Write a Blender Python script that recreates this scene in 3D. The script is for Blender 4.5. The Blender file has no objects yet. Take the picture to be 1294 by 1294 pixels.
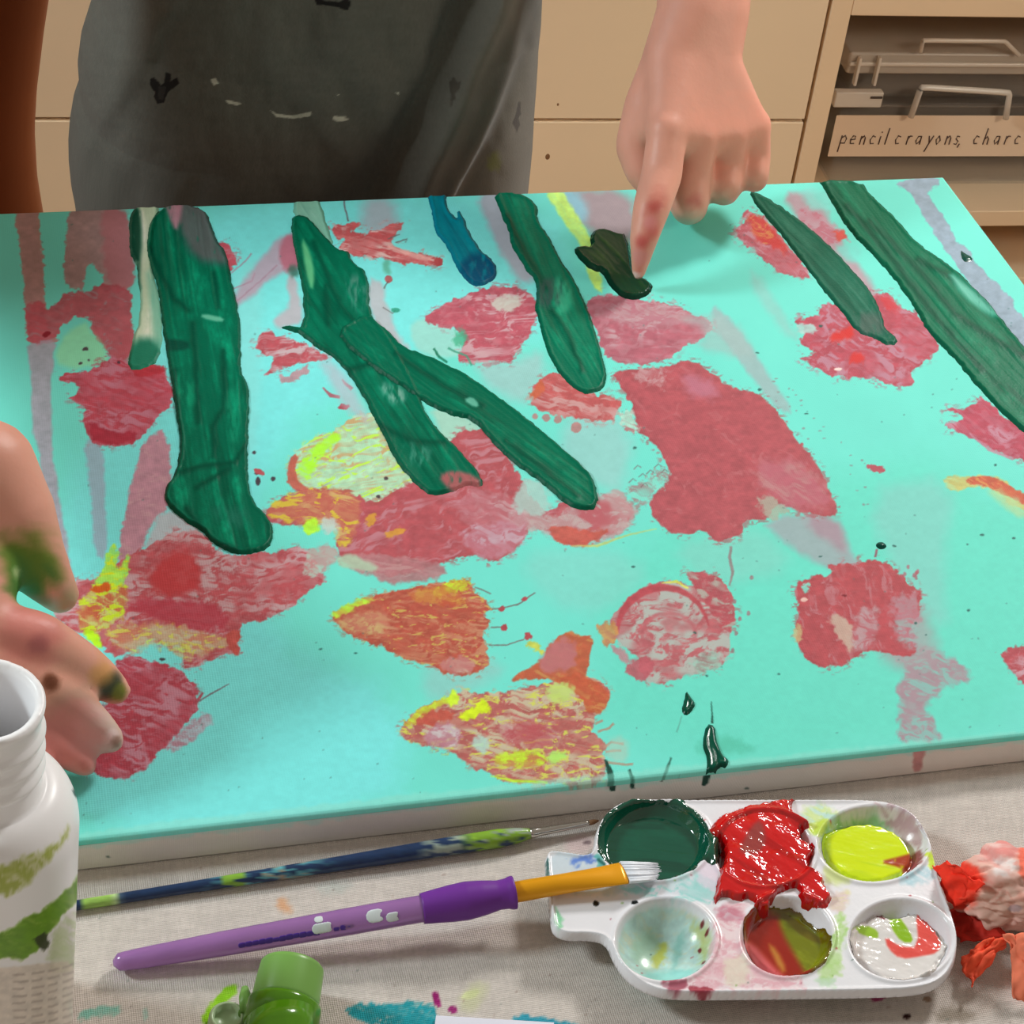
import bpy, bmesh, math, random
import numpy as np
from mathutils import Vector, Matrix
random.seed(4)
C = bpy.context.scene.collection
PI = math.pi

# ------------------------------------------------------------------ camera (solved from the photo's straight edges)
ZC = 0.755                       # height of the painted face of the canvas
ZT = 0.740                       # height of the covered table top
CAM = np.array([0.0, 0.0, ZC + 0.53])
PITCH, ROLL, YAW, YAWK = [math.radians(v) for v in (39.38603, 6.95775, 17.60838, 14.01340)]
FPX = 2500.0
def _axes():
    cp, sp = math.cos(PITCH), math.sin(PITCH)
    f = np.array([0, cp, -sp]); r = np.array([1., 0, 0]); u = np.array([0, sp, cp])
    cr, sr = math.cos(ROLL), math.sin(ROLL)
    r2, u2 = cr*r + sr*u, -sr*r + cr*u
    X = np.array([math.cos(YAW), math.sin(YAW), 0]); Y = np.array([-math.sin(YAW), math.cos(YAW), 0])
    return [np.array([v @ X, v @ Y, v[2]]) for v in (r2, u2, f)]
AX, AY, AZ = _axes()
def ray(x, y): return ((x-647)*AX - (y-647)*AY)/FPX + AZ
def atz(x, y, z):                # measured point of the photo on a level plane
    d = ray(x, y); return CAM + d*((z-CAM[2])/d[2])
def aty(x, y, yy):               # ... on an upright plane
    d = ray(x, y); return CAM + d*(yy/d[1])
def proj(P):
    d = P - CAM; w = d @ AZ
    return 647 + FPX*(d @ AX)/w, 647 - FPX*(d @ AY)/w
cam = bpy.data.cameras.new('camera'); co = bpy.data.objects.new('camera', cam); C.objects.link(co)
cam.sensor_fit = 'HORIZONTAL'; cam.sensor_width = 36; cam.lens = FPX/1294*36
cam.clip_start = 0.02; cam.clip_end = 50
M = Matrix(((AX[0], AY[0], -AZ[0], CAM[0]), (AX[1], AY[1], -AZ[1], CAM[1]), (AX[2], AY[2], -AZ[2], CAM[2]), (0, 0, 0, 1)))
co.matrix_world = M
bpy.context.scene.camera = co

# ------------------------------------------------------------------ helpers
def lin(c):
    c = np.asarray(c, float)/255.0
    return np.where(c <= 0.04045, c/12.92, ((c+0.055)/1.055)**2.4)
def tag(o, label=None, cat=None, group=None, kind=None):
    if label: o['label'] = label
    if cat: o['category'] = cat
    if group: o['group'] = group
    if kind: o['kind'] = kind
    return o
def empty(name, loc=(0, 0, 0), rz=0.0):
    o = bpy.data.objects.new(name, None); C.objects.link(o)
    o.location = loc; o.rotation_euler = (0, 0, rz); o.empty_display_size = 0.05
    return o
def link(name, me, m, parent=None, smooth=True):
    o = bpy.data.objects.new(name, me); C.objects.link(o)
    if m is not None:
        me.materials.clear(); me.materials.append(m)
    if smooth:
        me.polygons.foreach_set('use_smooth', np.ones(len(me.polygons), bool))
    if parent is not None:
        o.parent = parent
        if parent.type == 'EMPTY': o.matrix_parent_inverse = parent.matrix_basis.inverted()
    return o
def bmobj(name, bm, m, parent=None, smooth=True, bevel=0.0, seg=2):
    bmesh.ops.recalc_face_normals(bm, faces=bm.faces[:])
    me = bpy.data.meshes.new(name); bm.to_mesh(me); bm.free()
    o = link(name, me, m, parent, smooth)
    if bevel:
        b = o.modifiers.new('bevel', 'BEVEL'); b.width = bevel; b.segments = seg; b.limit_method = 'ANGLE'
        w = o.modifiers.new('wn', 'WEIGHTED_NORMAL'); w.keep_sharp = False
    return o
def box(bm, lo, hi, mat=None):
    v = []
    for z in (lo[2], hi[2]):
        for x, y in ((lo[0], lo[1]), (hi[0], lo[1]), (hi[0], hi[1]), (lo[0], hi[1])):
            p = Vector((x, y, z))
            v.append(bm.verts.new(mat @ p if mat is not None else p))
    for f in ((0, 3, 2, 1), (4, 5, 6, 7), (0, 1, 5, 4), (1, 2, 6, 5), (2, 3, 7, 6), (3, 0, 4, 7)):
        bm.faces.new([v[i] for i in f])
def lathe(bm, prof, mat=None, n=48, sx=1.0, caps=True):
    rings = []
    for r, h in prof:
        ring = []
        for k in range(n):
            a = 2*PI*k/n
            p = Vector((r*math.cos(a)*sx, r*math.sin(a), h))
            ring.append(bm.verts.new(mat @ p if mat is not None else p))
        rings.append(ring)
    for a, b in zip(rings[:-1], rings[1:]):
        for k in range(n):
            bm.faces.new((a[k], a[(k+1) % n], b[(k+1) % n], b[k]))
    if caps:
        bm.faces.new(rings[0][::-1]); bm.faces.new(rings[-1])
    return rings
def along(p, q, up=(0, 0, 1)):
    """frame with local z from p to q"""
    p, q = Vector(p), Vector(q); z = (q-p).normalized()
    x = Vector(up).cross(z).normalized(); y = z.cross(x)
    return Matrix(((x[0], y[0], z[0], p[0]), (x[1], y[1], z[1], p[1]), (x[2], y[2], z[2], p[2]), (0, 0, 0, 1)))
def tube(bm, pts, rad, n=8, flat=None):
    pts = [Vector(p) for p in pts]
    rings = []
    for i, p in enumerate(pts):
        a = pts[max(i-1, 0)]; b = pts[min(i+1, len(pts)-1)]
        t = (b-a).normalized(); ref = Vector((0, 0, 1)) if abs(t.z) < .95 else Vector((1, 0, 0))
        x = ref.cross(t).normalized(); y = t.cross(x)
        r = rad[i] if hasattr(rad, '__len__') else rad
        rings.append([bm.verts.new(p + x*math.cos(2*PI*k/n)*r + y*math.sin(2*PI*k/n)*r) for k in range(n)])
    for a, b in zip(rings[:-1], rings[1:]):
        for k in range(n): bm.faces.new((a[k], a[(k+1) % n], b[(k+1) % n], b[k]))
    bm.faces.new(rings[0][::-1]); bm.faces.new(rings[-1])

# ------------------------------------------------------------------ materials
def mat(name, col=None, rough=.5, attr=False, bump=0.0, bscale=300.0, vary=.06, vscale=20.0, metal=0.0, coat=0.0,
        sss=0.0, trans=0.0, weave=False, sheen=0.0, spec=.5, alpha=1.0, ior=1.45):
    m = bpy.data.materials.new(name); m.use_nodes = True
    nt = m.node_tree; N = nt.nodes; L = nt.links; b = N['Principled BSDF']
    tc = N.new('ShaderNodeTexCoord')
    if attr:
        src = N.new('ShaderNodeVertexColor'); src.layer_name = 'paint'; colsock = src.outputs['Color']
    else:
        src = N.new('ShaderNodeRGB'); src.outputs[0].default_value = (*lin(col), 1); colsock = src.outputs[0]
    if vary:
        nz = N.new('ShaderNodeTexNoise'); nz.inputs['Scale'].default_value = vscale; nz.inputs['Detail'].default_value = 4
        L.new(tc.outputs['Object'], nz.inputs['Vector'])
        mr = N.new('ShaderNodeMapRange'); mr.inputs['From Min'].default_value = .25; mr.inputs['From Max'].default_value = .75
        mr.inputs['To Min'].default_value = 1-vary; mr.inputs['To Max'].default_value = 1+vary
        L.new(nz.outputs['Fac'], mr.inputs['Value'])
        mx = N.new('ShaderNodeVectorMath'); mx.operation = 'SCALE'
        L.new(colsock, mx.inputs[0]); L.new(mr.outputs['Result'], mx.inputs['Scale']); colsock = mx.outputs['Vector']
    L.new(colsock, b.inputs['Base Color'])
    b.inputs['Roughness'].default_value = rough; b.inputs['Metallic'].default_value = metal
    b.inputs['Coat Weight'].default_value = coat; b.inputs['Coat Roughness'].default_value = .08
    b.inputs['Specular IOR Level'].default_value = spec; b.inputs['IOR'].default_value = ior
    b.inputs['Transmission Weight'].default_value = trans
    b.inputs['Alpha'].default_value = alpha
    if sheen: b.inputs['Sheen Weight'].default_value = sheen
    if sss:
        b.inputs['Subsurface Weight'].default_value = sss
        b.inputs['Subsurface Radius'].default_value = (.006, .0025, .0015); b.inputs['Subsurface Scale'].default_value = 1.0
    if bump:
        bp = N.new('ShaderNodeBump'); bp.inputs['Strength'].default_value = bump; bp.inputs['Distance'].default_value = .0006
        if weave:
            w1 = N.new('ShaderNodeTexWave'); w1.wave_type = 'BANDS'; w1.bands_direction = 'X'
            w2 = N.new('ShaderNodeTexWave'); w2.wave_type = 'BANDS'; w2.bands_direction = 'Y'
            for w in (w1, w2):
                w.inputs['Scale'].default_value = bscale; w.inputs['Distortion'].default_value = 1.5; w.inputs['Detail'].default_value = 2
                L.new(tc.outputs['Object'], w.inputs['Vector'])
            ad = N.new('ShaderNodeMath'); ad.operation = 'ADD'
            L.new(w1.outputs['Fac'], ad.inputs[0]); L.new(w2.outputs['Fac'], ad.inputs[1]); L.new(ad.outputs[0], bp.inputs['Height'])
        else:
            n2 = N.new('ShaderNodeTexNoise'); n2.inputs['Scale'].default_value = bscale; n2.inputs['Detail'].default_value = 5
            L.new(tc.outputs['Object'], n2.inputs['Vector']); L.new(n2.outputs['Fac'], bp.inputs['Height'])
        L.new(bp.outputs['Normal'], b.inputs['Normal'])
    return m

# ------------------------------------------------------------------ painted surfaces: shapes of paint, laid on a dense mesh
def _h(ix, iy, s):
    n = (ix.astype(np.int64)*374761393 + iy.astype(np.int64)*668265263 + s*2246822519) & 0xffffffff
    n = ((n ^ (n >> 13))*1274126177) & 0xffffffff
    n = n ^ (n >> 16)
    return (n & 0xffff)/65535.0
def vn(x, y, s):
    ix = np.floor(x); iy = np.floor(y); fx = x-ix; fy = y-iy
    ix = ix.astype(np.int64); iy = iy.astype(np.int64)
    u = fx*fx*(3-2*fx); v = fy*fy*(3-2*fy)
    a = _h(ix, iy, s); b = _h(ix+1, iy, s); c = _h(ix, iy+1, s); d = _h(ix+1, iy+1, s)
    return (a*(1-u)+b*u)*(1-v) + (c*(1-u)+d*u)*v
def fbm(x, y, s, o=3):
    t = 0; w = 0; k = 1.0
    for i in range(o):
        t = t + vn(x*2**i + 17.3*i, y*2**i - 9.1*i, s+i*31)*k; w += k; k *= .55
    return t/w
def sst(a, b, x):
    t = np.clip((x-a)/(b-a), 0, 1); return t*t*(3-2*t)
def sdist(u, v, P):
    P = np.asarray(P, float); n = len(P)
    best = np.full(u.shape, 1e9); ins = np.zeros(u.shape, bool)
    for i in range(n):
        x0, y0 = P[i]; x1, y1 = P[(i+1) % n]
        dx, dy = x1-x0, y1-y0; L2 = dx*dx+dy*dy+1e-9
        t = np.clip(((u-x0)*dx+(v-y0)*dy)/L2, 0, 1)
        best = np.minimum(best, (u-x0-t*dx)**2+(v-y0-t*dy)**2)
        c = ((y0 > v) != (y1 > v))
        if dy != 0: ins ^= c & (u < x0+(v-y0)*dx/dy)
    d = np.sqrt(best)
    return np.where(ins, d, -d)
def smooth_poly(P, it=1):
    P = np.asarray(P, float)
    for _ in range(it):
        Q = np.roll(P, -1, 0); P = np.stack([P*.75+Q*.25, P*.25+Q*.75], 1).reshape(-1, 2)
    return P
class Paint:
    """colour and thickness of paint at points whose place on the traced pattern is (u, v)"""
    def __init__(s, u, v, base, seed=1, vary=.03):
        s.u, s.v = u, v; n = len(u)
        s.col = np.tile(np.asarray(base, float), (n, 1)); s.h = np.zeros(n); s.seed = seed; s.parts = []
        k = fbm(u/60, v/60, seed, 4)-.5
        s.col *= (1+vary*2*k)[:, None]
    def _sel(s, P, mg):
        P = np.asarray(P, float)
        lo = P.min(0)-mg; hi = P.max(0)+mg
        return np.nonzero((s.u > lo[0]) & (s.u < hi[0]) & (s.v > lo[1]) & (s.v < hi[1]))[0]
    def field(s, P, warp, wsc, mg=14, sm=1):
        P = smooth_poly(P, sm)
        i = s._sel(P, mg+warp); s.seed += 7
        u, v = s.u[i], s.v[i]
        if warp:
            w1 = fbm(u/wsc, v/wsc, s.seed, 3)-.5; w2 = fbm(u/wsc, v/wsc, s.seed+3, 3)-.5
            u = u+warp*2.6*w1; v = v+warp*2.6*w2
        return i, sdist(u, v, P)
    def lay(s, P, col, soft=1.2, warp=2.5, wsc=8, alpha=1.0, mott=0.0, mcol=(205, 190, 200), ms=(14, 5), ang=10, m2=0.0, m2col=None, sm=1, h=0.0):
        i, d = s.field(P, warp, wsc, mg=14+soft*2, sm=sm)
        if not len(i): return
        a = sst(-soft, soft, d)*alpha
        u, v = s.u[i], s.v[i]
        t = math.radians(ang); x = (u*math.cos(t)+v*math.sin(t))/ms[0]; y = (-u*math.sin(t)+v*math.cos(t))/ms[1]
        wx = (fbm(u/24, v/24, s.seed+5, 2)-.5)*4; clu = sst(.36, .60, fbm(u/34+7, v/24-3, s.seed+27, 3))
        n = fbm(x+wx, y+wx, s.seed+9, 4)
        c = np.tile(np.asarray(col, float), (len(i), 1))*(1+(.22 if soft < 3 else .07)*(fbm(u/9, v/6, s.seed+2, 3)-.5))[:, None]
        if mott:
            ins = n[d > 0] if (d > 0).any() else n
            th = np.quantile(ins, 1-min(.7, mott*1.35))
            m = sst(th-.09, th+.11, n)*.88
            m3 = sst(.52, .74, fbm(u/7+3, v/5-2, s.seed+15, 3))*min(.6, mott*1.3)
            m = np.maximum(m, m3)*(.30+.70*clu)
            c = c*(1-m[:, None]) + np.asarray(mcol, float)*m[:, None]
        if m2 and m2col is not None:
            n2 = fbm(x*1.3+5+wx, y*1.2-7-wx, s.seed+21, 4); ins = n2[d > 0] if (d > 0).any() else n2
            th = np.quantile(ins, 1-m2); m = sst(th-.06, th+.07, n2)*.9
            c = c*(1-m[:, None]) + np.asarray(m2col, float)*m[:, None]
        s.col[i] = s.col[i]*(1-a[:, None]) + c*a[:, None]
        if h:                         # torn, dry-brushed fringe around the dab
            fr_ = sst(.54, .66, fbm(u/6.5, v/3.6, s.seed+33, 3))*sst(-10, -2, d)*(1-sst(-1.5, 1, d))*.6*clu
            s.col[i] = s.col[i]*(1-fr_[:, None])+c*fr_[:, None]
        if h: s.h[i] = np.maximum(s.h[i], h*sst(0, 4, d)*(.5+n))
    def line(s, pts, w, col, alpha=1.0, soft=.8, h=0.0):
        """a thin line of paint"""
        p = np.asarray(pts, float); n = []
        for k in range(len(p)):
            t = p[min(k+1, len(p)-1)]-p[max(k-1, 0)]; t /= (np.hypot(*t)+1e-9)
            ww = w[k] if hasattr(w, '__len__') else w
            n.append((p[k], np.array([-t[1], t[0]])*ww*.5))
        P = [a+b for a, b in n]+[a-b for a, b in n[::-1]]
        s.lay(P, col, soft, .7, 6, alpha, sm=0, h=h)
    def dot(s, x, y, r, col, ry=None, alpha=1.0, h=0.0):
        ry = ry or r
        s.lay([(x+r*math.cos(k*PI/5), y+ry*math.sin(k*PI/5)) for k in range(10)], col, .8, .8, 4, alpha, sm=0, h=h)
    def stroke(s, P, name, base, light, dark, H=.0012, warp=1.2, edge=5.0, shade=None, lightamt=.5, lab=None, wave=1.0):
        """a thick brush or finger stroke which becomes a piece of its own"""
        Pn = np.asarray(P, float); c0 = Pn.mean(0); w, V = np.linalg.eigh(np.cov((Pn-c0).T)); ax = V[:, 1]
        i, d = s.field(P, warp, 7)
        u, v = s.u[i], s.v[i]
        al = (u-c0[0])*ax[0]+(v-c0[1])*ax[1]; ac = -(u-c0[0])*ax[1]+(v-c0[1])*ax[0]
        wob = (fbm(al/150, ac/90, s.seed+1, 2)-.5)*20
        st = fbm(al/170, (ac+wob)/5.5, s.seed+2, 3)
        bl = fbm(al/34, ac/16, s.seed+4, 4); fine = fbm(al/5, ac/3, s.seed+6, 2)
        lt = sst(.40, .74, .45*st+.55*bl)*sst(2, 14, d)*lightamt*(.45+1.1*fine)
        dk = np.maximum(1-sst(0, edge, d), sst(.62, .72, fbm(al/110, (ac+wob)/11, s.seed+8, 3))*.7)
        c = np.asarray(base, float)*(1-lt[:, None]) + np.asarray(light, float)*lt[:, None]
        c = c*(1-.75*dk[:, None]) + np.asarray(dark, float)*.75*dk[:, None]
        hh = H*(sst(0, 5, d)*(.45+.38*wave*(st-.5)+.30*bl) + .35*np.exp(-((d-3.0)/2.2)**2)*wave)
        s.parts.append(dict(name=name, i=i, d=d, c=c, h=np.maximum(hh, .00008)*sst(-.8, .8, d), lab=lab))
        return s.parts[-1]
    def seam(s, part, pts, w=5.0, a=.75, hgt=.00025):
        """ridge where one pass of the brush or finger overlaps another"""
        i = part['i']; u, v = s.u[i], s.v[i]; best = np.full(len(i), 1e9); pts = np.asarray(pts, float)
        wb = (fbm(u/14, v/14, s.seed+41, 2)-.5)*5
        for (xa, ya), (xb, yb) in zip(pts[:-1], pts[1:]):
            dx, dy = xb-xa, yb-ya; t = np.clip(((u-xa)*dx+(v-ya)*dy)/(dx*dx+dy*dy), 0, 1)
            best = np.minimum(best, np.hypot(u-xa-t*dx+wb, v-ya-t*dy))
        m = np.exp(-(best/w)**2)*(part['d'] > 0)
        part['c'] = part['c']*(1-a*m[:, None])+np.array([0., 74, 55])*a*m[:, None]
        part['h'] = part['h']+hgt*m
    def tint(s, part, P, col, soft=12, alpha=.8, ms=(5, 16), cut=.0):
        """thin places of a stroke where the paint beneath comes through"""
        P = smooth_poly(P, 1); i = part['i']; d = sdist(s.u[i], s.v[i], P); s.seed += 3
        n = fbm(s.u[i]/ms[0], s.v[i]/ms[1], s.seed, 3)
        a = sst(-soft, soft, d)*alpha*sst(cut, cut+.35, n)
        part['c'] = part['c']*(1-a[:, None])+np.asarray(col, float)*a[:, None]
def grid_faces(nx, ny):
    k = np.arange(nx*ny).reshape(ny, nx)
    return np.stack([k[:-1, :-1], k[:-1, 1:], k[1:, 1:], k[1:, :-1]], -1).reshape(-1, 4)
def mesh_np(name, co_, faces, col=None):
    me = bpy.data.meshes.new(name); nv, nf = len(co_), len(faces)
    me.vertices.add(nv); me.vertices.foreach_set('co', np.ascontiguousarray(co_, np.float32).ravel())
    me.loops.add(nf*4); me.polygons.add(nf)
    me.loops.foreach_set('vertex_index', np.ascontiguousarray(faces, np.int32).ravel())
    me.polygons.foreach_set('loop_start', np.arange(0, nf*4, 4, dtype=np.int32))
    me.update(calc_edges=True)
    if col is not None: set_col(me, col)
    me.validate()
    return me
def set_col(me, col):
    at = me.color_attributes.new('paint', 'FLOAT_COLOR', 'POINT')
    c = np.ones((len(col), 4), np.float32); c[:, :3] = lin(np.clip(col, 0, 255)); at.data.foreach_set('color', c.ravel())
def snap(P, d, nx, ny):
    """points just outside a shape are drawn in onto its outline, so its edge is clean"""
    D = d.reshape(ny, nx); X = P[:, 0].reshape(ny, nx); Y = P[:, 1].reshape(ny, nx)
    gy_ = np.gradient(D, axis=0)/(Y[1, 0]-Y[0, 0]); gx_ = np.gradient(D, axis=1)/(X[0, 1]-X[0, 0])
    g2 = np.maximum(gx_**2+gy_**2, 1e4); lim = 1.6*abs(X[0, 1]-X[0, 0])
    m = (D < 0)
    sx_ = np.where(m, np.clip(-D*gx_/g2, -lim, lim), 0); sy_ = np.where(m, np.clip(-D*gy_/g2, -lim, lim), 0)
    Q = P.copy(); Q[:, 0] += sx_.ravel(); Q[:, 1] += sy_.ravel(); return Q
def sub_mesh(name, co_, faces, fsel, col):
    f = faces[fsel]; used = np.unique(f); mp = np.full(len(co_), -1, np.int64); mp[used] = np.arange(len(used))
    return mesh_np(name, co_[used], mp[f], col[used])

# ------------------------------------------------------------------ the painted canvas
XL, XR, YF, YB = -0.043, 0.5018, 0.4606, 0.8712
STEP = 0.00046
nx = int((XR-XL)/STEP)+1; ny = int((YB-YF)/STEP)+1
gx, gy = np.meshgrid(np.linspace(XL, XR, nx), np.linspace(YF, YB, ny))
P3 = np.stack([gx.ravel(), gy.ravel(), np.full(gx.size, ZC)], 1)
# rolled edge of the stretched cloth
eg = np.minimum(np.minimum(P3[:, 0]-XL, XR-P3[:, 0]), np.minimum(P3[:, 1]-YF, YB-P3[:, 1]))
R0 = .0022
P3[:, 2] -= R0*(1-np.sqrt(np.clip(1-(1-np.clip(eg/R0, 0, 1))**2, 0, 1)))
# slight sag of the stretched cloth between its bars
PU, PV = proj(np.stack([P3[:, 0], P3[:, 1], np.full(len(P3), ZC)], 1))
TEAL = (114, 228, 214)
p = Paint(PU, PV, TEAL, 3, .025)
MAUVE = (172, 168, 184)
def wash(P, c, a, soft=4, warp=3, **k): p.lay(P, c, soft, warp, 14, a, **k)
# brushy ground; paler left and greener right washes carry the light's gradient in colour
wash([(180,250),(700,235),(720,420),(560,420),(330,560),(320,800),(520,880),(500,1040),(90,1070),(110,900),(60,700),(110,560),(200,470)], (128, 236, 240), .75, 30, 8)
wash([(760,640),(1294,560),(1400,900),(760,1000)], (100, 220, 198), .6, 40, 8)
wash([(1085,620),(1210,600),(1190,720),(1200,800),(1150,760)], (140, 205, 200), .6, 14)
wash([(945,340),(965,355),(990,395),(1012,432),(990,420),(958,380)], (150, 200, 196), .6, 6)
wash([(840,690),(960,660),(1010,720),(900,740)], (140, 210, 200), .5, 14)
wash([(650,700),(760,690),(830,720),(760,780),(690,760)], (140, 214, 206), .5, 14)
# drips that ran down from the far edge
p.lay([(18,258),(48,258),(52,300),(56,340),(58,395),(62,420),(78,432),(34,438),(31,380),(26,320),(20,290)], (186, 122, 122), 1.6, 3, 5, .85)
wash([(34,425),(70,425),(66,480),(63,545),(76,640),(88,700),(94,742),(75,742),(60,640),(48,560),(42,545),(37,480)], (178, 158, 178), .8, 2.5)
p.lay([(88,258),(158,256),(168,320),(170,368),(125,370),(131,352),(122,340),(114,330),(108,350),(105,365),(98,364),(85,364),(80,345),(82,310)], (178, 132, 134), 1.8, 3, 5, .9)
p.lay([(128,258),(158,256),(168,320),(170,368),(140,368),(130,330)], (186, 112, 122), 5, 4, 7, .7)
p.lay([(30,385),(56,380),(58,393),(75,382),(82,370),(100,367),(107,370),(118,363),(135,357),(168,365),(165,400),(172,440),(150,462),(140,450),(125,434),(116,415),(115,403),(97,398),(88,405),(77,412),(74,425),(50,432),(36,435),(33,410)], (190, 86, 98), 1.6, 3, 5, .92, .12, (170,130,140))
p.lay([(52,424),(60,417),(66,421),(58,428)], (140, 30, 45), 1, 1)
wash([(75,430),(105,405),(118,420),(140,452),(130,462),(85,468),(70,455)], (150, 230, 180), .8, 5)
wash([(140,460),(162,400),(168,460)], (185, 90, 100), .7, 5)
p.lay([(105,556),(130,556),(133,640),(136,708),(119,702),(116,640),(112,600)], (158, 180, 200), 3, 2, 6, .85)
p.lay([(181,556),(214,540),(217,640),(192,660),(180,690),(172,722),(150,722),(152,680),(158,650),(165,610),(172,592)], (194, 132, 150), 2, 3, 5, .92, .1, (205,150,160))
wash([(205,640),(235,655),(260,672),(225,680),(190,690),(182,690)], (195, 185, 195), .8, 5)
wash([(265,500),(300,330),(330,330),(330,480),(320,600),(310,600)], (140, 226, 224), .6, 10)
p.lay([(898,385),(918,398),(940,425),(975,478),(1003,522),(985,520),(950,478),(925,442),(903,418)], (160, 184, 188), 4, 2, 8, .85)
p.lay([(1128,228),(1190,224),(1185,235),(1172,240),(1178,255),(1190,268),(1200,285),(1208,305),(1222,312),(1235,335),(1255,355),(1280,378),(1282,395),(1294,400),(1320,440),(1300,480),(1280,430),(1262,405),(1240,380),(1215,345),(1195,315),(1175,285),(1160,262),(1150,245)], (148, 164, 184), 1.5, 3, 9, .95)
wash([(985,245),(1030,240),(1060,300),(1110,370),(1108,395),(1070,362),(1050,320),(1020,290)], (186, 150, 164), .9, 6)
wash([(1010,238),(1045,238),(1055,262),(1040,268),(1020,262)], (130, 222, 214), .8, 5)
wash([(1050,312),(1080,305),(1092,322),(1075,335)], (118, 218, 208), .8, 5)
p.lay([(1125,822),(1168,810),(1234,850),(1200,868),(1168,888),(1180,915),(1192,938),(1132,938),(1138,905),(1133,871),(1147,845)], (176, 136, 150), 4, 5, 9, .9, .35, (140,190,186))
wash([(1100,765),(1165,760),(1190,830),(1150,850),(1110,830)], (168, 160, 166), .7, 14)
wash([(955,655),(1055,648),(1078,700),(1095,718),(1040,718),(1000,692)], (164, 166, 176), .8, 6)
wash([(1010,655),(1055,650),(1075,700),(1050,690)], (180, 120, 140), .5, 8)
wash([(600,242),(645,240),(662,300),(682,350),(662,362),(640,330),(618,290)], (180, 172, 190), .85, 6)
wash([(690,240),(800,236),(808,310),(770,300),(735,290)], (178, 140, 150), .85, 10)  # pink wash that also carries the hand's shadow in its colour
wash([(690,238),(725,236),(745,262),(740,285),(715,270)], (140, 205, 225), .8, 8)
p.lay([(684,236),(706,236),(730,272),(752,310),(764,372),(748,362),(735,312),(712,282)], (206, 248, 120), 2.5, 2, 9, .95, .3, (170,240,160), ms=(30,5), ang=55)
wash([(278,400),(345,305),(378,290),(388,330),(345,350),(312,378)], (190, 160, 180), .85, 5)
wash([(355,300),(378,296),(384,335),(366,345),(352,335)], (190, 110, 130), .9, 4)
wash([(360,345),(375,348),(383,400),(375,412),(350,415),(345,405),(368,385)], (196, 180, 190), .85, 4)
wash([(362,335),(375,335),(378,350),(366,352)], (60, 110, 95), .8, 4)
wash([(455,250),(500,246),(505,300),(460,300)], (180, 170, 185), .75, 12)
wash([(465,350),(485,355),(492,400),(510,430),(520,442),(500,440),(468,400)], (190, 190, 198), .9, 4)
wash([(520,405),(545,400),(578,418),(588,440),(580,452),(540,450),(518,432)], (158, 222, 212), .9, 4)
wash([(600,455),(650,460),(685,440),(690,470),(670,500),(660,510),(610,485)], (160, 205, 204), .85, 10)
wash([(735,505),(800,540),(790,620),(760,620),(720,590),(705,555)], (160, 205, 205), .7, 14)
wash([(440,580),(480,560),(520,600),(540,620),(500,640),(470,640)], (190, 196, 205), .9, 6)
wash([(620,830),(540,830),(535,880),(570,890),(600,870),(640,850)], (160, 195, 195), .5, 12)
wash([(560,600),(620,560),(600,530),(540,510),(560,550)], (170, 214, 196), .9, 6)
# blooms
RED = (184, 82, 93); BIG = (180, 82, 91); PALE = (206, 168, 182); PK = (200, 130, 145)
def bloom(P, c=RED, mott=.25, mc=PALE, warp=3.6, **k): p.lay(P, c, k.pop('soft', 1.3), warp, k.pop('wsc', 7), k.pop('a', .97), mott, mc, h=.00016, **k)
bloom([(75,472),(112,470),(130,456),(150,448),(165,462),(205,460),(214,480),(220,497),(216,512),(206,520),(195,534),(182,547),(178,554),(155,563),(130,564),(113,556),(107,540),(106,515),(99,509),(85,505),(100,498),(102,485),(78,480)], (188,70,86), .42, (196,124,144), ms=(18,4))
p.lay([(112,530),(140,548),(172,545),(175,553),(155,562),(130,563),(113,555)], (172,48,66), 2.5, 3, 6, .9)
p.lay([(165,462),(205,460),(212,472),(170,478)], (184,52,64), 2, 3, 6, .9)
bloom([(90,735),(125,730),(165,700),(190,690),(225,668),(262,675),(275,700),(300,700),(350,698),(385,688),(407,720),(412,735),(385,750),(360,775),(330,785),(300,790),(300,815),(306,830),(290,822),(270,832),(240,847),(228,842),(235,815),(210,818),(190,800),(170,822),(140,832),(120,800),(95,800),(60,770)], (190,84,92), .4, (204,172,178), ms=(16,5), ang=-8)
p.lay([(185,722),(232,688),(256,720),(248,748),(200,756)], (194,62,66), 6, 5, 8, .85)
p.lay([(150,765),(200,752),(290,768),(286,800),(240,797),(190,782)], (186,66,82), 5, 6, 8, .85)
p.lay([(130,790),(200,785),(260,800),(300,812),(235,838),(200,812),(150,830)], (200,200,160), 4, 6, 8, .8, .45, (205,120,90), m2=.2, m2col=(220,236,90))
p.lay([(95,765),(125,742),(150,735),(165,745),(150,790),(130,800),(105,800)], (204,214,120), 3, 6, 6, .9, .45, (196,84,60), m2=.25, m2col=(206,250,40))
p.lay([(148,725),(150,688),(138,690),(133,715),(122,735),(108,740),(140,748),(160,735),(166,695)], (180,246,84), 2, 4, 5, .95, .3, (150,235,120), m2=.2, m2col=(226,240,30))
p.lay([(114,742),(140,735),(142,748),(118,752)], (212,92,30), 2, 4, 5, .95)
p.lay([(105,795),(120,797),(132,820),(122,818),(108,806)], (190,248,30), 2, 2, 5, .95)
bloom([(142,838),(165,826),(200,838),(225,843),(240,862),(252,864),(247,880),(249,897),(240,907),(235,915),(217,935),(200,950),(192,962),(170,981),(150,986),(125,981),(95,968),(95,930),(120,900),(145,880)], (182,66,82), .38, (200,140,158), ms=(15,5))
p.lay([(237,912),(262,900),(270,910),(256,926),(237,942),(205,952),(215,935)], (184,190,206), 3, 4, 5, .85, .35, (186,110,130))
p.line([(252,886),(262,880),(275,872),(290,864)], [2,2,2,1], (120,90,100), .8)
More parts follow.
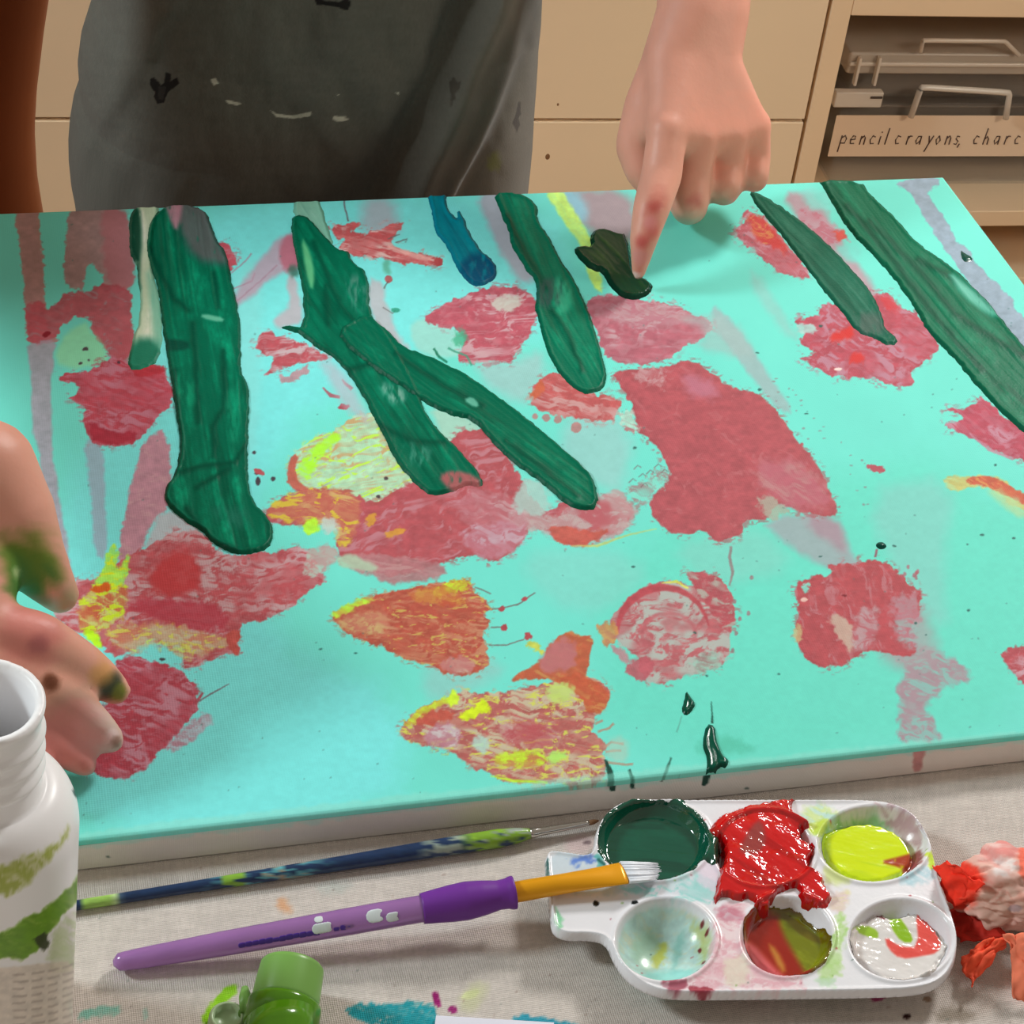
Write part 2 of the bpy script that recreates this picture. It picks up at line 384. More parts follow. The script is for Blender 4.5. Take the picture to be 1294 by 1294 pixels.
p.line([(246,890),(256,876),(250,872)], [5,3,1], (170,70,85), .9)
p.lay([(285,800),(303,796),(306,806),(298,812),(304,826),(297,829),(286,815)], (196,88,82), 1.2, 2, 5)
# upper left yellow bloom
bloom([(362,592),(380,568),(400,553),(430,538),(465,515),(492,545),(517,590),(522,612),(505,622),(480,642),(460,652),(430,642),(400,627),(372,612)], (178,224,188), .26, (206,160,110), m2=.14, m2col=(196,246,80), ms=(26,5), ang=-16)
p.lay([(374,592),(390,573),(425,543),(431,556),(408,572),(398,588),(393,606),(380,604)], (176,252,54), 3, 4, 6, .92, .2, (170,236,150))
p.lay([(360,600),(364,580),(377,572),(372,600),(385,616),(412,622),(440,618),(448,622),(410,630),(370,620)], (192,98,84), 1.5, 2.5, 7, .95)
# centre bloom
bloom([(333,650),(352,630),(400,618),(440,622),(470,636),(500,620),(525,608),(545,603),(563,595),(572,548),(600,542),(628,548),(655,600),(668,625),(692,650),(720,628),(745,640),(772,620),(802,640),(793,668),(760,682),(722,690),(702,682),(692,672),(668,665),(657,692),(622,712),(602,702),(570,707),(500,730),(485,726),(440,716),(425,695),(428,664),(400,662),(370,664),(338,658)], (182,82,90), .16, (196,130,142), ms=(24,6), ang=-24)
p.lay([(640,640),(690,655),(735,640),(775,615),(806,640),(795,668),(760,684),(722,690),(690,675),(640,665)], (190,180,180), 4, 6, 8, .85, .5, (186,90,100))
p.lay([(690,672),(700,664),(740,670),(775,668),(745,690),(715,690)], (196,92,80), 2, 4, 6, .9)
p.line([(722,690),(755,690),(790,677),(830,668)], [1,3,2,1], (206,210,110), .8, 1.2)
p.lay([(568,640),(600,615),(660,635),(672,660),(640,672),(600,670)], (190,120,132), 6, 6, 8, .6, .3, (205,190,195))
p.lay([(580,672),(640,655),(668,668),(655,692),(622,710),(600,702),(590,690)], (190,120,135), 4, 6, 8, .8, .4, (200,190,205))
p.lay([(656,606),(678,604),(698,628),(690,652),(666,650),(645,640)], (170,206,200), 4, 6, 8, .85)
p.lay([(333,650),(352,630),(400,616),(440,622),(462,640),(440,690),(425,690),(425,662),(370,664)], (196,108,90), 3, 5, 7, .85, .35, (214,196,120), m2=.22, m2col=(222,214,60), ms=(18,5))
p.lay([(383,660),(398,652),(404,668),(398,676),(384,674)], (186,250,60), 2, 3, 5, .92)
p.lay([(402,655),(424,655),(430,668),(410,676)], (196,212,206), 3, 3, 5, .9)
p.lay([(486,672),(510,666),(514,672),(490,682)], (218,160,64), 1.6, 3, 5, .9)
p.lay([(464,652),(476,648),(474,664),(462,668)], (216,160,64), 1.6, 3, 5, .9)
p.lay([(395,690),(425,690),(428,705),(410,720),(392,735),(384,715)], (198,150,150), 3, 5, 6, .85, .4, (176,214,200))
p.lay([(428,703),(460,700),(500,702),(560,712),(566,728),(522,736),(490,738),(470,726),(440,718)], (178,120,126), 2.5, 3, 8, .9, .2, (190,150,150), ms=(40,4), ang=4)
wash([(426,700),(460,704),(482,722),(450,720),(428,714)], (176,206,178), .85, 3)
# bloom with blue stalk
bloom([(533,402),(560,385),(600,366),(642,360),(660,366),(682,378),(677,400),(671,425),(655,440),(646,459),(620,456),(590,461),(578,451),(588,430),(575,415),(550,413)], (188,84,100), .22, (208,170,178), ms=(26,4), ang=-12)
p.lay([(618,378),(650,372),(660,385),(640,396),(622,388)], (200,206,196), 3, 4, 6, .85)
# right of it
bloom([(738,385),(760,370),(800,376),(850,385),(880,398),(902,408),(897,425),(862,437),(856,447),(830,457),(800,461),(770,456),(758,430)], (184,98,114), .3, (198,164,172), ms=(22,6), ang=-8)
p.lay([(745,392),(800,380),(860,392),(880,405),(840,412),(780,410)], (190,160,166), 6, 6, 8, .75, .4, (184,110,126))
wash([(855,398),(925,400),(960,455),(920,450),(880,440),(895,420)], (165,190,190), .6, 8)
# under the second big stroke's tip
bloom([(668,502),(685,475),(705,468),(725,488),(745,500),(782,498),(784,530),(745,533),(720,526),(690,522),(678,514)], (194,88,90), .3, (206,160,160), ms=(20,5))
p.lay([(668,502),(684,478),(690,490),(680,505)], (200,100,70), 2, 3, 6, .9)
for q in [(705,530,5),(728,540,7),(690,528,5),(676,526,4)]: p.dot(*q, (190,120,120), alpha=.8)
# the large smooth bloom
bloom([(772,472),(800,466),(830,466),(850,460),(877,454),(897,470),(922,490),(957,495),(978,515),(1003,550),(1028,580),(1043,605),(1057,640),(1059,650),(1050,653),(1020,650),(990,637),(977,641),(971,655),(956,659),(939,656),(942,670),(930,680),(912,685),(900,681),(890,669),(870,676),(840,671),(828,655),(818,635),(828,622),(845,607),(846,594),(836,575),(826,560),(806,545),(801,525),(798,510),(790,500),(785,485)], BIG, .05, (192,104,112), warp=2.6, ms=(12,8))
p.lay([(858,474),(890,478),(912,500),(892,508),(868,496)], (194,124,146), 8, 6, 9, .75)
p.lay([(950,588),(1000,580),(1035,600),(1057,645),(1000,642),(965,625)], (188,108,124), 8, 8, 9, .75, .3, (192,150,150), ms=(24,4), ang=28)
p.lay([(955,632),(975,628),(1000,645),(985,654),(968,655)], (170,176,160), 3, 6, 5, .8)
p.lay([(800,468),(836,464),(842,492),(826,486),(806,482)], (196,160,164), 3, 7, 5, .8, .35, (184,96,104))
p.lay([(782,518),(804,520),(800,532),(812,545),(795,545),(784,535)], (180,224,208), 2, 6, 4, .9, .3, (186,96,104))
p.lay([(790,615),(845,590),(846,606),(828,622),(818,635),(800,640)], (134,222,206), 3, 8, 4, .8, .42, (170,110,116))
for q in [(806,590),(812,600),(822,596),(832,588),(800,607),(815,613),(840,595)]: p.line([(q[0]-5,q[1]+3),(q[0],q[1]-2),(q[0]+4,q[1]+1)], 1.3, (120,90,95), .7)
for k in range(34):
    x = 975+random.random()*130; y = 490+(x-975)*1.0+random.uniform(-28, 34)
    if y < 640: p.dot(x, y, random.uniform(.8, 2.4), (150,120,125), random.uniform(.6, 1.4), .6)
p.lay([(1094,590),(1100,586),(1118,590),(1119,596),(1108,598)], (176,84,96), 1, 2, 4)
# bloom at the lower centre left (orange)
bloom([(416,776),(440,765),(480,750),(510,745),(540,738),(560,735),(592,733),(602,750),(623,765),(611,775),(619,786),(608,800),(613,815),(619,836),(606,851),(585,853),(560,851),(550,841),(520,836),(490,821),(478,815),(450,806),(425,791)], (184,82,66), .3, (202,138,106), ms=(18,4), ang=3, m2=.06, m2col=(206,180,90))
p.lay([(416,776),(440,762),(470,752),(474,760),(440,772),(426,784)], (190,244,66), 2, 3, 6, .9, .3, (196,140,80))
p.lay([(422,786),(445,776),(490,770),(492,800),(450,803)], (196,128,106), 4, 5, 6, .75, .35, (206,196,130))
p.lay([(545,746),(560,736),(592,730),(596,742),(570,752),(552,756)], (200,236,54), 2, 4, 5, .9, .4, (196,100,60))
p.lay([(515,748),(545,742),(590,752),(592,768),(550,765),(520,758)], (206,150,70), 3, 5, 5, .75, .5, (190,80,60))
p.lay([(555,835),(590,828),(604,842),(590,852),(562,850)], (194,130,130), 3, 4, 6, .8, .3, (206,196,180))
for a in ([(622,770),(640,767),(655,764)], [(655,764),(663,758),(676,749)], [(620,793),(632,793),(640,792)], [(618,815),(640,815),(662,808)], [(600,742),(620,750)]): p.line(a, 1.5, (120,80,80), .8)
for q in [(634,769,6,4),(663,756,5,4),(637,793,6,6),(667,804,6,6)]: p.lay([(q[0]-q[2],q[1]+2),(q[0],q[1]-q[3]),(q[0]+q[2],q[1]-1),(q[0]+1,q[1]+q[3])], (176,76,84), .8, 1.5, 4)
p.lay([(662,815),(675,808),(690,828),(680,824)], (212,206,70), 1.5, 3, 4, .85)
# bloom at the bottom centre (red and yellow)
bloom([(504,926),(515,910),(535,890),(570,880),(580,872),(620,878),(660,870),(690,864),(720,853),(735,850),(762,860),(772,880),(762,900),(747,905),(752,930),(768,940),(762,955),(768,975),(757,992),(715,992),(700,987),(690,991),(640,989),(600,971),(580,956),(560,946),(530,941),(515,936)], (184,96,92), .4, (204,196,166), ms=(17,5), ang=4, m2=.14, m2col=(214,218,90))
p.lay([(642,862),(660,848),(685,835),(695,812),(715,800),(725,798),(740,805),(749,802),(746,830),(738,855),(746,858),(766,868),(772,880),(762,900),(742,904),(735,880),(700,860),(670,856)], (194,92,62), 1.3, 2.5, 7, .95, .16, (204,140,80))
p.lay([(695,812),(712,804),(728,815),(726,845),(690,852),(680,842)], (188,118,128), 4, 4, 7, .8)
p.lay([(690,868),(715,862),(728,872),(715,888),(695,890)], (192,218,120), 3, 4, 6, .85)
p.lay([(575,905),(600,893),(610,882),(622,898),(600,906),(590,912)], (212,244,30), 2, 4, 5, .92)
p.lay([(618,958),(650,950),(686,948),(692,966),(660,972),(630,968)], (198,242,50), 4, 5, 7, .85, .3, (196,120,80))
p.lay([(690,955),(712,948),(715,960),(695,966)], (176,236,110), 3, 4, 5, .85)
p.line([(620,981),(650,987),(692,989)], [1,4,3], (196,242,56), .9, 1)
p.lay([(508,918),(530,893),(572,878),(582,884),(545,897),(520,918)], (200,234,60), 2, 4, 5, .88, .35, (196,120,60))
p.lay([(522,912),(545,898),(578,898),(574,908),(540,920)], (192,84,70), 2, 4, 6, .9)
p.lay([(545,915),(580,918),(582,945),(555,945),(535,935)], (184,126,146), 4, 5, 7, .8, .3, (206,206,214))
p.lay([(640,905),(700,915),(712,935),(660,945),(630,935)], (184,84,92), 5, 7, 7, .75, .25, (204,180,180))
p.lay([(595,935),(615,928),(618,950),(605,955)], (176,216,206), 3, 4, 6, .85)
p.lay([(565,880),(578,870),(580,890),(568,894)], (206,244,50), 2, 3, 4, .9)
for a in ([(755,925),(770,920),(776,914)], [(765,950),(785,948)], [(760,962),(790,966),(800,966)], [(752,915),(762,910)], [(762,945),(772,938),(788,940)]): p.line(a, 3, (186,140,120), .8)
wash([(765,935),(790,930),(796,962),(770,965)], (180,206,190), .6, 5)
# ringed bloom
bloom([(773,780),(798,750),(830,733),(860,737),(892,745),(897,760),(910,770),(925,790),(920,832),(905,846),(870,851),(850,863),(822,866),(808,850),(807,830),(790,821),(773,800)], (188,96,104), .48, (180,196,190), ms=(13,6), ang=-12)
t_ = np.linspace(PI*1.0, PI*1.95, 12); p.line([(838+58*math.cos(a), 800+50*math.sin(a)*1.15) for a in t_], [3,6,9,10,10,10,9,8,7,6,4,2], (184,74,84), .92, 1.5)
t_ = np.linspace(PI*.8, PI*2.1, 12); p.line([(845+34*math.cos(a), 802+27*math.sin(a)) for a in t_], 5, (186,100,108), .7, 2)
p.line([(836,737),(855,735),(870,744)], [1,4,2], (214,220,90), .9)
bloom([(862,719),(880,722),(905,725),(925,748),(931,790),(915,802),(897,770),(880,746)], (182,82,92), .2, (176,180,170))
p.lay([(783,845),(812,828),(830,842),(812,864),(822,866),(808,860)], (188,92,104), 1.5, 3, 6, .9)
p.lay([(750,790),(775,785),(782,800),(778,812),(764,820),(760,805)], (200,150,90), 2, 4, 5, .9, .4, (186,96,86))
p.lay([(770,815),(790,820),(800,840),(790,838),(778,826)], (186,130,140), 2, 3, 5, .85)
p.lay([(870,838),(905,822),(912,842),(880,852)], (150,206,190), 3, 6, 5, .8, .4, (150,110,110))
p.line([(924,690),(922,705),(926,722),(922,740)], [3,4,4,2], (150,120,124), .8)
for q in [(928,760),(946,775),(930,800),(935,782),(950,730),(926,822)]: p.dot(*q, 2.4, (160,100,110), 3, .7)
# bloom at right
bloom([(1001,740),(1020,730),(1052,726),(1044,712),(1075,712),(1100,707),(1130,717),(1145,735),(1162,745),(1166,770),(1152,790),(1148,806),(1160,825),(1145,832),(1120,824),(1095,822),(1080,832),(1060,843),(1035,843),(1015,831),(1006,800),(1008,770)], (182,74,82), .12, (190,120,130), ms=(14,6), ang=60)
p.lay([(1044,778),(1062,776),(1082,800),(1078,830),(1062,812)], (196,176,160), 3, 5, 6, .85)
p.lay([(1082,770),(1106,764),(1112,800),(1092,822),(1076,826)], (184,164,170), 5, 6, 7, .8, .3, (186,100,112))
p.lay([(1125,755),(1160,750),(1164,790),(1150,800),(1160,825),(1130,810)], (186,128,142), 6, 8, 7, .8, .4, (150,190,190))
p.lay([(1012,740),(1026,735),(1020,750),(1014,748)], (130,222,206), 1.5, 4, 4, .9)
p.dot(1016, 758, 5, (236,200,190), 3, .9)
p.lay([(1004,790),(1014,788),(1012,815),(1002,806)], (196,180,130), 2, 3, 4, .8)
p.dot(1067, 753, 3, (130,40,50), 1.5)
for k in range(8): p.dot(1135+random.random()*25, 715+random.random()*16, 2, (176,90,104), 3, .7)
# the two at the upper right
bloom([(923,292),(945,282),(938,264),(966,274),(987,300),(1007,325),(1024,345),(1021,351),(990,349),(973,335),(958,320),(938,305)], (190,92,106), .35, (200,150,166), ms=(16,5), ang=30)
p.lay([(942,266),(966,276),(985,300),(1000,322),(975,312),(952,300)], (208,62,60), 4, 4, 6, .85, .2, (216,150,80))
p.lay([(1000,262),(1030,265),(1062,290),(1075,305),(1058,302),(1045,312),(1020,288)], (190,112,130), 3, 5, 6, .85, .35, (190,164,178))
p.lay([(1052,290),(1068,292),(1070,302),(1058,304)], (210,80,70), 2, 3, 5, .9)
bloom([(1001,404),(1030,402),(1042,380),(1060,385),(1092,400),(1100,370),(1122,370),(1138,388),(1162,398),(1187,430),(1182,450),(1150,466),(1157,489),(1125,488),(1100,476),(1065,479),(1030,466),(1006,450),(1037,450),(1010,434),(1020,420)], (184,76,92), .34, (190,136,156), ms=(18,5), ang=20)
p.lay([(1048,425),(1075,410),(1082,425),(1055,435)], (216,52,48), 4, 3, 6, .9); p.lay([(1072,448),(1090,445),(1092,460),(1076,460)], (214,54,52), 3, 3, 6, .85)
p.lay([(1110,372),(1130,378),(1140,395),(1118,392)], (204,62,70), 4, 3, 6, .85)
p.lay([(1005,410),(1030,410),(1034,420),(1010,424)], (170,210,206), 2, 3, 4, .9)
p.dot(1059, 467, 5, (240,220,215), 2)
bloom([(1186,515),(1230,516),(1240,497),(1270,530),(1310,545),(1330,590),(1294,582),(1260,571),(1220,551),(1187,536),(1215,534),(1220,525)], (184,72,92), .3, (196,140,160), ms=(20,4), ang=30)
p.line([(1225,548),(1250,568),(1280,580)], [2,4,3], (186,130,150), .8)
p.lay([(1190,600),(1225,604),(1245,600),(1262,604),(1300,628),(1310,648),(1285,645),(1258,620),(1230,614),(1200,622)], (206,190,110), 2, 3, 6, .9, .4, (190,214,150), ms=(26,3), ang=22)
p.lay([(1220,604),(1245,600),(1262,606),(1310,632),(1300,640),(1262,622),(1245,614),(1222,612)], (200,92,72), 1.4, 2, 6, .95, .25, (214,150,90), ms=(26,3), ang=26)
wash([(1240,618),(1275,622),(1310,660),(1280,650)], (176,214,160), .75, 5)
bloom([(1262,830),(1280,816),(1320,815),(1320,880),(1284,856)], (182,74,84), .2)
# small red marks left of the centre stroke and by the top
bloom([(322,430),(335,418),(360,426),(395,438),(422,455),(390,457),(362,462),(340,473),(330,476),(350,455),(325,446)], (188,82,92), .3, (206,190,196), ms=(18,4), ang=-14)
p.lay([(352,470),(362,476),(380,466),(390,458),(392,468),(372,484),(354,484)], (196,140,150), 1.5, 3, 5, .85)
for a in ([(408,490),(418,500),(430,502)], [(432,480),(445,492)]): p.line(a, [2,5,4], (180,90,104), .9)
p.lay([(426,515),(432,510),(444,512),(436,519)], (180,80,92), .8, 1.5, 4)
wash([(400,450),(430,465),(450,500),(470,540),(440,520),(420,490)], (188,190,204), .7, 8)
bloom([(414,286),(440,282),(462,284),(440,292),(470,296),(500,280),(512,282),(490,308),(520,318),(556,325),(556,336),(520,335),(480,325),(440,322),(425,312),(440,305),(420,300)], (204,88,92), .35, (230,200,196), ms=(20,3), ang=10)
p.line([(490,312),(530,325),(545,327)], [4,7,5], (232,170,165), .8, 1.5)
p.dot(554, 331, 6, (190,80,84)); p.dot(491, 353, 5, (176,96,100)); p.line([(491,355),(485,365)], 1.5, (90,80,80), .8)
p.line([(434,246),(436,262),(440,280)], 2, (110,80,90), .8)
for a in ([(490,302),(505,296)], [(500,306),(515,302),(512,306)], [(484,388),(496,396),(500,392)]): p.line(a, 1.6, (110,110,110), .8)
p.dot(500, 392, 6, (40,150,120), 3, .8); wash([(485,330),(495,328),(492,350),(484,345)], (90,170,140), .7, 3)
bloom([(276,306),(294,310),(302,333),(286,346),(278,330)], (206,84,100), .2)
for a in ([(292,345),(310,330),(318,320)], [(295,365),(318,355),(322,345)], [(300,380),(335,350),(350,335)]): p.line(a, 2, (176,140,160), .7)
p.lay([(575,420),(586,412),(592,428),(582,440),(572,432)], (70,180,140), 3, 4, 5, .8)
p.line([(548,440),(556,452),(565,458)], 3, (20,120,90), .9); p.line([(566,440),(590,450),(596,462)], 2.5, (60,160,130), .8)
# small splashes of green and dark specks
DG = (12, 70, 56)
for q in [(108,441,4,2.5),(102,459,2.4,2),(112,455,1.5,1.2),(150,458,2,2),(205,833,4,2),(478,628,3,2.4),(488,605,3,2),(325,598,4,1.5),(326,608,3,6),(345,605,3,2.6),(321,572,2.5,2.5),(300,640,2,1.5)]: p.dot(q[0], q[1], q[2], (70,50,60), q[3], .9)
p.lay([(320,592),(334,594),(335,603),(322,598)], (180,84,90), .8, 1.5, 4)
for q in [(802,566),(800,716),(878,800),(893,854),(1019,523),(960,492),(984,852),(1037,703),(1241,676),(1170,802),(1224,771),(1157,787),(1222,688),(1050,372),(957,446),(1037,412),(1130,690),(405,820),(450,825),(1281,680),(1258,588)]: p.dot(*q, random.uniform(1.2, 2.6), (40,90,84), random.uniform(1, 1.7), .85)
for k in range(170):
    x = random.uniform(20, 1290); y = random.uniform(280, 1050)
    p.dot(x, y, random.uniform(.7, 1.5), (70,120,116), random.uniform(.6, 1.2), .5)
# ------- thick strokes
GB, GL, GD = (0, 104, 77), (8, 158, 118), (0, 82, 60)
S = p.stroke
S([(372,247),(402,246),(412,280),(424,315),(402,302),(386,278),(370,276)], 'brush_stroke', (134,196,174), (176,222,206), (96,160,140), H=.0007, lab='pale green washed stroke')
a = S([(163,260),(202,255),(196,290),(189,330),(201,370),(206,420),(202,455),(182,467),(161,468),(164,440),(178,400),(176,360),(171,330),(163,322)], 'brush_stroke', (196,216,186), (236,240,222), (120,186,160), H=.0009, lightamt=.9, lab='cream and pale green streaked stroke')
p.tint(a, [(150,250),(176,258),(180,300),(176,345),(178,372),(170,360),(150,330)], (6,70,52), 4, .95)
p.tint(a, [(150,474),(160,440),(182,425),(210,438),(206,480)], (20,120,92), 8, .9, cut=-.2)
p.tint(a, [(184,330),(208,380),(210,440),(195,440),(192,400)], (110,190,165), 6, .7)
a = S([(203,264),(225,256),(256,264),(266,278),(271,300),(286,320),(294,360),(303,400),(305,440),(304,470),(314,488),(316,508),(313,560),(313,600),(319,635),(341,655),(347,676),(339,693),(320,701),(295,701),(272,689),(254,671),(229,656),(211,640),(207,620),(222,598),(229,560),(222,520),(215,470),(209,440),(204,400),(199,360),(187,330),(185,300),(192,276)], 'brush_stroke', GB, GL, GD, H=.0016, lightamt=.75, lab='broad green stroke with a hooked foot')
p.tint(a, [(215,252),(262,252),(272,300),(290,330),(286,338),(245,330),(225,290)], (112,98,104), 9, .8)
p.tint(a, [(205,250),(232,252),(226,292),(218,290)], (200,140,158), 4, .85)
p.tint(a, [(204,430),(238,432),(240,445),(206,446)], (8,70,56), 3, .8, cut=-.3)
for q in ([(190,317),(203,348),(219,380),(239,395)], [(244,411),(248,477),(250,536)], [(270,348),(276,391)], [(282,446),(284,516),(270,540),(270,579)], [(229,599),(258,591),(297,587),(313,563)], [(250,618),(289,595)], [(235,645),(266,685),(301,700)], [(222,470),(226,560)]): p.seam(a, q, 4)
p.tint(a, [(256,398),(284,404),(280,410),(254,404)], (120,200,170), 2, .8, cut=-.2); p.tint(a, [(222,470),(244,480),(246,520),(226,510)], (20,160,118), 6, .7, cut=.3); p.tint(a, [(284,500),(300,490),(304,560),(288,560)], (16,150,112), 6, .7, cut=.3)
p.tint(a, [(265,640),(310,645),(315,670),(280,668)], (50,130,110), 8, .5, cut=.3)
a = S([(366,278),(375,271),(391,275),(406,295),(426,315),(441,318),(444,330),(466,345),(467,400),(491,425),(521,480),(541,530),(566,555),(591,580),(609,605),(609,616),(588,614),(572,622),(545,628),(529,616),(504,590),(489,560),(474,530),(459,500),(439,470),(419,450),(399,440),(387,428),(371,419),(353,415),(365,411),(385,415),(382,360),(375,330)], 'brush_stroke', GB, GL, GD, H=.0016, lab='forked green stroke, left branch')
p.tint(a, [(380,300),(392,320),(398,350),(394,372),(386,345)], (120,210,150), 3, .8)
for q in ([(395,309),(430,391),(446,407)], [(411,364),(415,411)], [(440,470),(470,462),(500,480)], [(480,540),(520,560),(560,562)]): p.seam(a, q, 4.5)
p.tint(a, [(430,350),(462,350),(464,395),(446,396)], (112,150,138), 7, .6, cut=.3)
p.tint(a, [(478,485),(510,490),(514,512),(490,512)], (150,190,176), 6, .75, cut=.3)
p.tint(a, [(510,560),(545,566),(540,590),(515,588)], (110,170,150), 6, .6, cut=.35)
p.tint(a, [(552,602),(575,596),(604,604),(610,622),(570,626)], (184,96,100), 4, .9, cut=.1)
a = S([(454,402),(470,401),(491,419),(511,439),(551,454),(591,474),(641,509),(691,549),(731,584),(751,604),(757,643),(735,646),(719,641),(679,606),(649,586),(619,556),(599,531),(574,526),(549,516),(524,501),(499,486),(474,471),(444,446),(424,420)], 'brush_stroke', GB, GL, GD, H=.0019, lab='forked green stroke, right branch')
for q in ([(500,450),(560,490),(610,515)], [(640,560),(690,600),(730,630)]): p.seam(a, q, 4)
p.tint(a, [(585,508),(596,503),(606,514),(600,518)], (120,200,176), 2, .8, cut=-.2)
a = S([(622,241),(655,243),(678,255),(680,279),(692,296),(710,331),(727,355),(741,387),(758,439),(767,470),(764,490),(743,500),(729,494),(704,471),(690,440),(682,411),(675,387),(680,362),(661,335),(645,310),(642,289),(635,275)], 'brush_stroke', (0,112,84), (10,168,126), GD, H=.0015, lab='green stroke above the smooth red bloom')
for q in ([(640,275),(662,320),(690,365)], [(698,395),(720,430),(735,470)]): p.seam(a, q, 4)
p.tint(a, [(680,355),(708,352),(712,385),(695,392),(678,385)], (70,84,84), 6, .7, cut=.2)
p.tint(a, [(698,350),(722,362),(722,395),(702,400)], (70,190,150), 6, .7, cut=.2)
a = S([(943,240),(966,247),(1003,272),(1049,310),(1080,344),(1102,371),(1117,402),(1117,415),(1136,430),(1128,440),(1098,425),(1084,422),(1063,394),(1035,360),(1001,314),(961,267)], 'brush_stroke', (16,100,78), (56,126,104), (6,78,60), H=.001, lightamt=.8, lab='slender dull green stroke ending in the upper right bloom')
p.tint(a, [(1080,395),(1118,398),(1118,425),(1085,428)], (100,100,98), 8, .6, cut=.2)
a = S([(1033,225),(1086,228),(1102,248),(1136,279),(1157,306),(1204,337),(1233,365),(1251,385),(1271,410),(1301,447),(1345,500),(1372,560),(1350,600),(1310,562),(1276,533),(1236,490),(1208,456),(1171,419),(1159,394),(1140,366),(1115,335),(1072,292),(1047,249)], 'brush_stroke', (0,108,78), (10,150,112), GD, H=.0016, lab='long broad green stroke at the right')
for q in ([(1097,281),(1161,344),(1206,399),(1292,453)], [(1070,262),(1120,320),(1180,400),(1240,470)], [(1160,330),(1200,352),(1250,390)]): p.seam(a, q, 4.5)
p.tint(a, [(1195,342),(1232,372),(1262,402),(1250,400),(1215,375)], (120,206,186), 5, .9, cut=.0)
a = S([(745,300),(753,289),(767,289),(781,295),(792,296),(800,350),(813,350),(826,360),(821,373),(804,380),(785,377),(770,362),(761,344),(748,343),(727,323),(726,313),(739,310),(747,312)], 'finger_paint', (8,58,38), (50,92,34), (2,40,30), H=.0026, warp=.8, lightamt=.55, wave=.3, lab='wet dark green dab under the pointing finger')
a = S([(538,240),(568,240),(562,256),(578,281),(578,264),(587,275),(593,295),(607,317),(626,331),(628,353),(606,363),(595,361),(581,345),(566,314),(549,292),(546,267)], 'brush_stroke', (0,132,150), (40,178,186), (0,104,126), H=.0014, lightamt=.7, lab='short blue stroke')
p.tint(a, [(575,340),(600,318),(630,330),(632,360),(600,368)], (6,72,108), 7, .85, cut=.25)
S([(893,914),(903,917),(905,935),(913,955),(921,960),(919,970),(908,969),(902,980),(892,982),(894,960),(887,940)], 'paint_drip', (4,78,60), (20,110,86), (0,60,46), H=.0016, warp=.5, lab='dark green drip at the near edge')
S([(867,872),(872,880),(879,890),(874,900),(866,905),(861,898),(864,888)], 'paint_drip', (4,78,60), (20,110,86), (0,60,46), H=.0014, warp=.3, lab='small green drop near the near edge')
S([(1213,315),(1219,320),(1230,326),(1227,331),(1217,331)], 'paint_drip', (14,84,76), (20,110,90), (6,66,56), H=.0008, warp=.5, lab='green fleck on the grey drip')
S([(1106,689),(1110,685),(1116,685),(1121,690),(1117,694),(1110,694)], 'paint_drip', (4,70,60), (20,110,90), (0,56,46), H=.001, warp=.2, lab='green drop above the right bloom')
p.line([(1108,694),(1106,704)], 3, (150,90,104), .9)
p.line([(899,887),(900,900),(900,914)], [1.2,1.6,3], DG, .95)
p.line([(765,960),(771,975),(773,990)], [3,8,9], (8,62,50), .97); p.line([(795,972),(800,985),(799,995)], [3,5,4], (8,62,50), .97)
p.line([(848,957),(842,975),(836,988)], [2,4,3], (40,100,86), .9); p.line([(862,905),(855,925)], 1.5, (90,160,146), .7)
p.lay([(880,945),(905,930),(935,935),(960,945),(920,955),(890,955)], (70,180,150), 8, 6, 8, .45)
wash([(85,1052),(700,985),(1294,922),(1294,932),(700,1000),(85,1066)], (150,226,212), .5, 3)

face_m = mat('canvas paint', attr=True, rough=.62, bump=.09, bscale=330, weave=True, vary=.0, spec=.2)
wet_m = mat('thick acrylic paint', attr=True, rough=.42, bump=.2, bscale=900, vary=.04, vscale=180, spec=.13)
glossy_m = mat('wet paint', attr=True, rough=.2, vary=.0, spec=.22)
canvas = empty('painted_canvas', ((XL+XR)/2, (YF+YB)/2, ZT))
tag(canvas, 'stretched canvas painted with red blooms and green strokes on turquoise, lying on the covered table', 'painting')
F4 = grid_faces(nx, ny)
cc = P3.copy(); cc[:, 2] += p.h
o = link('canvas_face', mesh_np('canvas_face', cc, F4, p.col), face_m, canvas)
o['label'] = 'turquoise painted face with red and yellow blooms'
lift = np.zeros(len(P3)); base_h = p.h.copy()
for q in p.parts:
    dfull = np.full(len(P3), -30.0); dfull[q['i']] = q['d']
    z = base_h.copy(); z[q['i']] = np.maximum(base_h[q['i']], lift[q['i']]*.8) + q['h']
    lift[q['i']] = np.maximum(lift[q['i']], q['h']*(q['d'] > 0))
    col = np.zeros((len(P3), 3)); col[q['i']] = q['c']
    fs = np.nonzero((dfull[F4] > 0).any(1))[0]
    w = snap(P3, dfull, nx, ny); w[:, 2] += z
    o = link(q['name'], sub_mesh(q['name'], w, F4, fs, col), glossy_m if q['name'] != 'brush_stroke' else wet_m, canvas)
    if q['lab']: o['label'] = q['lab']
